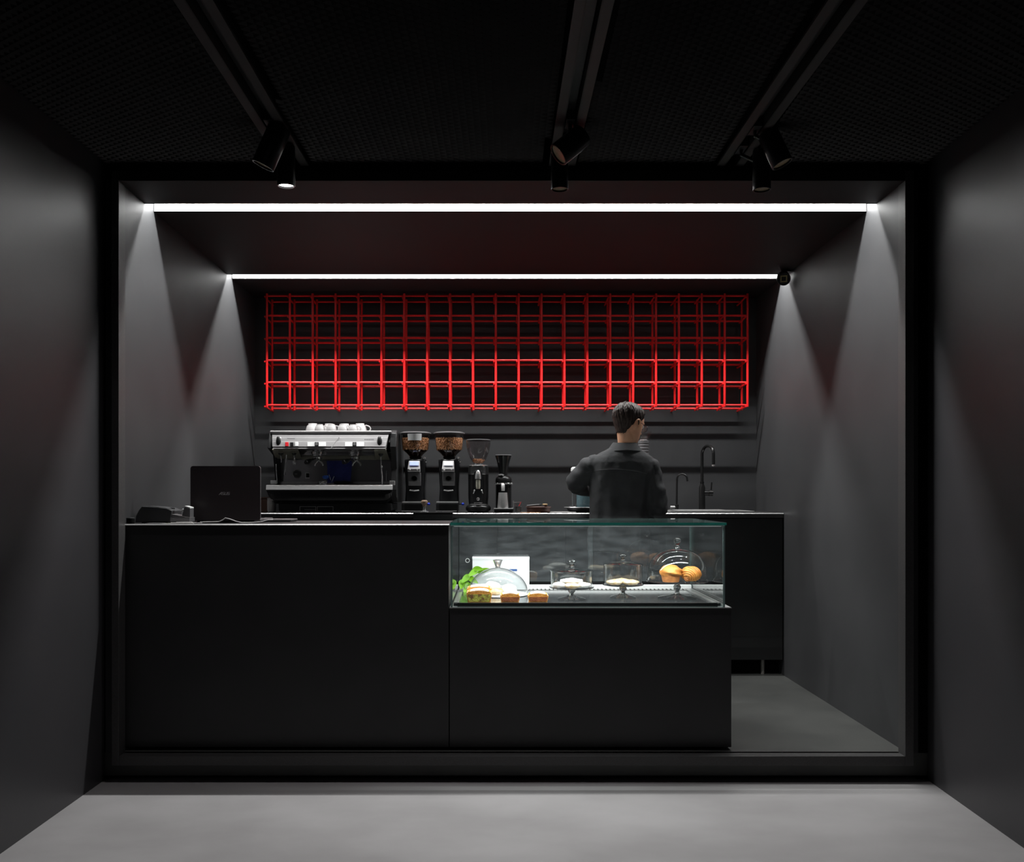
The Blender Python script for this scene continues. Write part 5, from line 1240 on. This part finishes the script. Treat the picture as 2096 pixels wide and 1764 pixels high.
def hand(b, W, d, up, side, curl):
    """palm, four curled fingers of unequal length and a thumb off the palm's side"""
    d = d.normalized(); n = up.normalized(); sd = d.cross(n).normalized() * side
    c = W + d * .05
    b.loft([[W + d * t + sd * (wx * math.cos(2 * PI * k / 12)) + n * (th_ * math.sin(2 * PI * k / 12)) for k in range(12)] for t, wx, th_ in ((-.01, .026, .022), (.03, .036, .016), (.07, .041, .014), (.092, .038, .011))])
    for k, L in enumerate((.072, .080, .075, .058)):
        o0 = W + d * .085 + sd * (.030 - .020 * k)
        a1 = o0 + (d * math.cos(curl * .5) - n * math.sin(curl * .5)) * L * .42
        a2 = a1 + (d * math.cos(curl * 1.2) - n * math.sin(curl * 1.2)) * L * .33
        a3 = a2 + (d * math.cos(curl * 1.8) - n * math.sin(curl * 1.8)) * L * .25
        b.tube([o0, a1, a2, a3], [.0090, .0088, .0080, .0062], 10)
    t0 = W + d * .025 + sd * .030
    b.tube([t0, t0 + d * .028 + sd * .022 - n * .008, t0 + d * .052 + sd * .024 - n * .018, t0 + d * .07 + sd * .018 - n * .024], [.012, .0108, .0095, .007], 10)
hand(body, R_WR, Vector((-.35, .9, .05)), Vector((0, .1, 1)), -1, .75)
hand(body, L_WR, Vector((.9, .3, -.05)), Vector((-.2, .1, 1)), 1, .75)
for s in (-1, 1):
    hx = PX + s * .085
    body.tube([(hx, 5.43, .90), (hx, 5.42, .68), (hx + s * .01, 5.40, .48), (hx + s * .01, 5.425, .28), (hx + s * .01, 5.43, .07)], [.088, .078, .052, .048, .036], 16)
    body.ell([((hx + s * .012, 5.475, .012), .042, .10), ((hx + s * .012, 5.47, .035), .043, .10), ((hx + s * .012, 5.44, .08), .04, .05)], 20)
bodyo = remeshed(body, 'body', 'skin', man, .0042, 4)
for s in (-1, 1):
    MB().ball(H((s * .031, .084, .004)), .0115, 12, 8).build('eye', 'eye_white', bodyo)
    MB().ball(H((s * .031, .0945, .004)), .0045, 8, 6).build('iris', 'black_gloss', bodyo)
for s in (-1, 1):
    er = []
    for i in range(15):
        a = -.5 + 3.9 * i / 14                              # helix from the front root over the top down to the lobe
        er.append(H((s * (.083 + .010 * math.sin(min(a, 3.0) * .9)), -.006 + .021 * math.cos(a), -.012 + .031 * math.sin(a))))
    er.append(H((s * .080, -.008, -.045)))
    MB().tube(er, [.002] + [.0048] * 13 + [.006, .004], 8).build('ear_rim', 'skin', bodyo)
MB().ball(H((0, .0965, -.066)), (.020, .005, .006), 14, 8, M=HM).build('lips', 'lip', bodyo)
# hair: cap over crown and back, short at the nape
def interp(tb, z):
    for (z0, a0), (z1, a1) in zip(tb, tb[1:]):
        if z >= z1: return a0 + (a1 - a0) * (z - z0) / (z1 - z0)
    return tb[-1][1]
SW = [(.034, .0885), (0, .085), (-.03, .076), (-.06, .060), (-.09, .050)]     # half width, depth behind and before the centre line
SB = [(.034, .116), (.015, .112), (0, .105), (-.03, .088), (-.055, .073), (-.09, .06)]
hair = MB(); nu, nv = 132, 54; rings = []
for j in range(nv + 1):
    ring = []
    for i in range(nu):
        ph = 2 * PI * i / nu
        fy = math.sin(ph)                                 # +1 face side, -1 back
        if fy > .55: ze = .070
        elif fy > .18: ze = .070 - (.55 - fy) / .37 * .078          # temple down to the sideburn
        elif fy > .06: ze = -.008 + (.18 - fy) / .12 * .024         # cut round the ear
        elif fy > -.22: ze = .016 - max(0, -.0 - fy) * .10
        else: ze = -.006 - min(1, (-.22 - fy) / .45) * .072
        if fy < -.22: ze += .004 * math.sin(31 * ph) + .003 * math.sin(53 * ph + 1)
        top = .127
        t_ = j / nv
        z = top - (top - ze) * (1 - math.cos(t_ * PI / 2) if t_ < .999 else 1) if j else top
        if z > .034:
            k_ = math.sqrt(max(0, 1 - ((z - .034) / .0935) ** 2)); sw, sb, sf = .0885 * k_, .116 * k_, .098 * k_
        else:
            sw, sb, sf = interp(SW, z), interp(SB, z), .098
        a = math.atan2(math.cos(ph), -fy)
        st = 1 + (.034 * math.sin(25 * a + 70 * z + 2 * math.sin(5 * a)) + .024 * math.sin(41 * a - 110 * z)) * min(1, (.127 - z) / .03) * (1 if z > 0 else .35)
        edge_in = 1 - .05 * max(0, t_ - .85) / .15
        ring.append(H((sw * math.cos(ph) * st * edge_in, (sf if fy > 0 else sb) * fy * st * edge_in - .002, z)))
    rings.append(ring)
rings.append([H(HM.inverted() @ ((q_ - HC) * .86)) for q_ in rings[-1]])
hair.loft(rings)
hr = hair.build('hair', 'hair', man, angle=2)
# locks swept over the crown
rnd = random.Random(4)
lk = MB()
for k in range(70):
    a0 = rnd.uniform(-2.6, .9); z0 = rnd.uniform(.25, .95)
    pts = []
    for i in range(7):
        f = i / 6; th_ = math.acos(max(-1, min(1, z0))) + f * .62; ph = a0 + .42 * f
        d = Vector((math.sin(th_) * math.sin(ph), -math.sin(th_) * math.cos(ph), math.cos(th_)))
        p = Vector((d.x * .0885, d.y * .108, d.z * .094)) * (1.012 + .02 * math.sin(PI * f)) + Vector((0, -.006, .034))
        pts.append(H(p))
    lk.tube(pts, [.0006, .0022, .0032, .0036, .003, .002, .0006], 6)
lk.build('hair_lock', 'hair', hr, angle=2, kind='stuff')
# spectacles
gl = thing('x', (0, 0, 0), None, None); bpy.data.objects.remove(gl)
gm = MB()
for s in (-1, 1):
    gm.tube([H((s * .033 + .024 * math.cos(a), .108, -.002 + .020 * math.sin(a))) for a in [2 * PI * i / 24 for i in range(25)]], .0016, 6)
    gm.tube([H((s * .057, .107, .006)), H((s * .076, .06, .008)), H((s * .080, .0, .010)), H((s * .077, -.025, .0))], .0016, 6)
gm.tube([H((-.009, .108, .002)), H((0, .112, .005)), H((.009, .108, .002))], .0016, 6)
gs = gm.build('glasses', 'black_metal', man)
for s in (-1, 1):
    MB().lathe(H((s * .033, .108, -.002)), [(0, 0), (.0235, 0), (.0235, .001), (0, .001)], 24, HM @ Vector((0, 1, 0)), caps=False, sy=.85).build('lens', 'spectacle', gs)
# shirt
sh = MB()
sh.ell([((.735, 5.43, .80), .196, .132), ((.735, 5.43, .90), .190, .130), ((.735, 5.43, 1.0), .180, .126), ((.738, 5.43, 1.1), .180, .124), ((.744, 5.43, 1.2), .190, .126), ((.750, 5.43, 1.28), .200, .126),
        ((.753, 5.43, 1.335), .200, .118), ((.756, 5.43, 1.370), .178, .104), ((.759, 5.43, 1.395), .140, .090), ((.763, 5.43, 1.415), .098, .078), ((.766, 5.43, 1.428), .074, .070)], 36, 2.25)
sh.tube([R_SH + Vector((-.05, 0, .01)), R_SH + Vector((-.005, 0, -.012)), R_SH.lerp(R_EL, .45) + Vector((.004, 0, 0)), R_EL + Vector((0, -.006, .01)), R_EL + Vector((0, .0, -.01))], [.060, .068, .064, .060, .048], 22)
sh.tube([R_EL + Vector((0, -.01, .0)), R_EL.lerp(R_WR, .3), R_EL.lerp(R_WR, .9)], [.054, .056, .042], 20)
sh.tube([L_SH + Vector((.05, 0, .01)), L_SH + Vector((.0, 0, -.015)), L_SH.lerp(L_EL, .5) + Vector((-.006, -.01, 0)), L_EL + Vector((-.004, -.012, .01)), L_EL + Vector((.0, .0, -.01))], [.060, .070, .068, .062, .044], 22)
sh.tube([L_EL + Vector((0, -.015, .0)), L_EL.lerp(L_WR, .3), L_EL.lerp(L_WR, .9)], [.052, .054, .040], 20)
shirt = remeshed(sh, 'shirt', 'shirt', man, .007, 6, .010, .07)
sm_ = shirt.data
nrm = [v.normal.copy() for v in sm_.vertices]
for v, n_ in zip(sm_.vertices, nrm):
    xw, zw = v.co.x + PX, v.co.z
    if abs(xw - .745) < .19 and n_.y < -.2 and zw < 1.30:
        fade = min(1, (1.30 - zw) / .12) * min(1, (.19 - abs(xw - .745)) / .05)
        v.co += n_ * fade * (.006 * math.sin(42 * xw + 5 * zw) + .004 * math.sin(71 * xw - 9 * zw + 1) + .003 * math.sin(24 * (xw + zw * 1.4)))
    elif abs(xw - .745) >= .19:
        v.co += n_ * (.0035 * math.sin(46 * zw + 30 * xw) + .002 * math.sin(90 * zw - 40 * v.co.y))
sm_.update()
# collar, folded down, and yoke seam
rings = []
for k in range(33):
    a = -PI * .5 - PI * .86 + 2 * PI * .86 * k / 32; ca, sa = math.cos(a), math.sin(a); lift = .010 * (1 - (-sa + 1) / 2)
    c = Vector((.768, 5.425, 0))
    def pt(r, z, ry=.9): return (c.x + r * ca, c.y + r * ry * sa, z)
    zt_ = 1.452 + .006 * sa
    rings.append([pt(.066, 1.415), pt(.063, zt_), pt(.067, zt_ + .005), pt(.073, zt_), pt(.100 + .01 * abs(ca), 1.408 - .008 * abs(ca)), pt(.094 + .01 * abs(ca), 1.402 - .008 * abs(ca)), pt(.072, 1.43)])
MB().loft(rings).build('collar', 'shirt', shirt, angle=1.0)
dgv = bpy.context.evaluated_depsgraph_get()
pts = []
from mathutils.bvhtree import BVHTree
bv = BVHTree.FromObject(shirt, dgv)
base = man.location
for i in range(25):
    f = i / 24; xx = X(1203, 5.3) + (X(1325, 5.3) - X(1203, 5.3)) * f
    zz_ = 1.292 - .022 * abs(2 * f - .9) ** 2
    hit = bv.ray_cast(Vector((xx, 4.9, zz_)) - base, Vector((0, 1, 0)))
    if hit[0] is not None: pts.append(hit[0] + base + Vector((0, .0005, 0)))
if len(pts) > 3: MB().tube(pts, .0022, 6).build('yoke_seam', 'seam', shirt)
tr = MB()
for s in (-1, 1):
    hx = PX + s * .085
    tr.tube([(hx, 5.43, .95), (hx, 5.43, .86), (hx, 5.42, .66), (hx + s * .01, 5.41, .46), (hx + s * .012, 5.43, .26), (hx + s * .012, 5.435, .05)], [.10, .10, .092, .076, .068, .062], 20)
tr.ell([((PX, 5.43, .84), .175, .118), ((PX, 5.43, .98), .165, .112)], 28)
remeshed(tr, 'trousers', 'trousers', man, .009, 5, .012, .09)
for s in (-1, 1):
    hx = PX + s * .097
    so = MB().ell([((hx, 5.47, .0005), .050, .125), ((hx, 5.47, .018), .052, .128), ((hx, 5.468, .03), .051, .126), ((hx, 5.46, .055), .047, .112), ((hx, 5.43, .075), .045, .065)], 28, 2.4).build('shoe', 'trousers', man, angle=.9)
    MB().ell([((hx, 5.47, .0), .054, .131), ((hx, 5.47, .014), .055, .132)], 28, 2.4).build('sole', 'white_plastic', so, angle=.9)
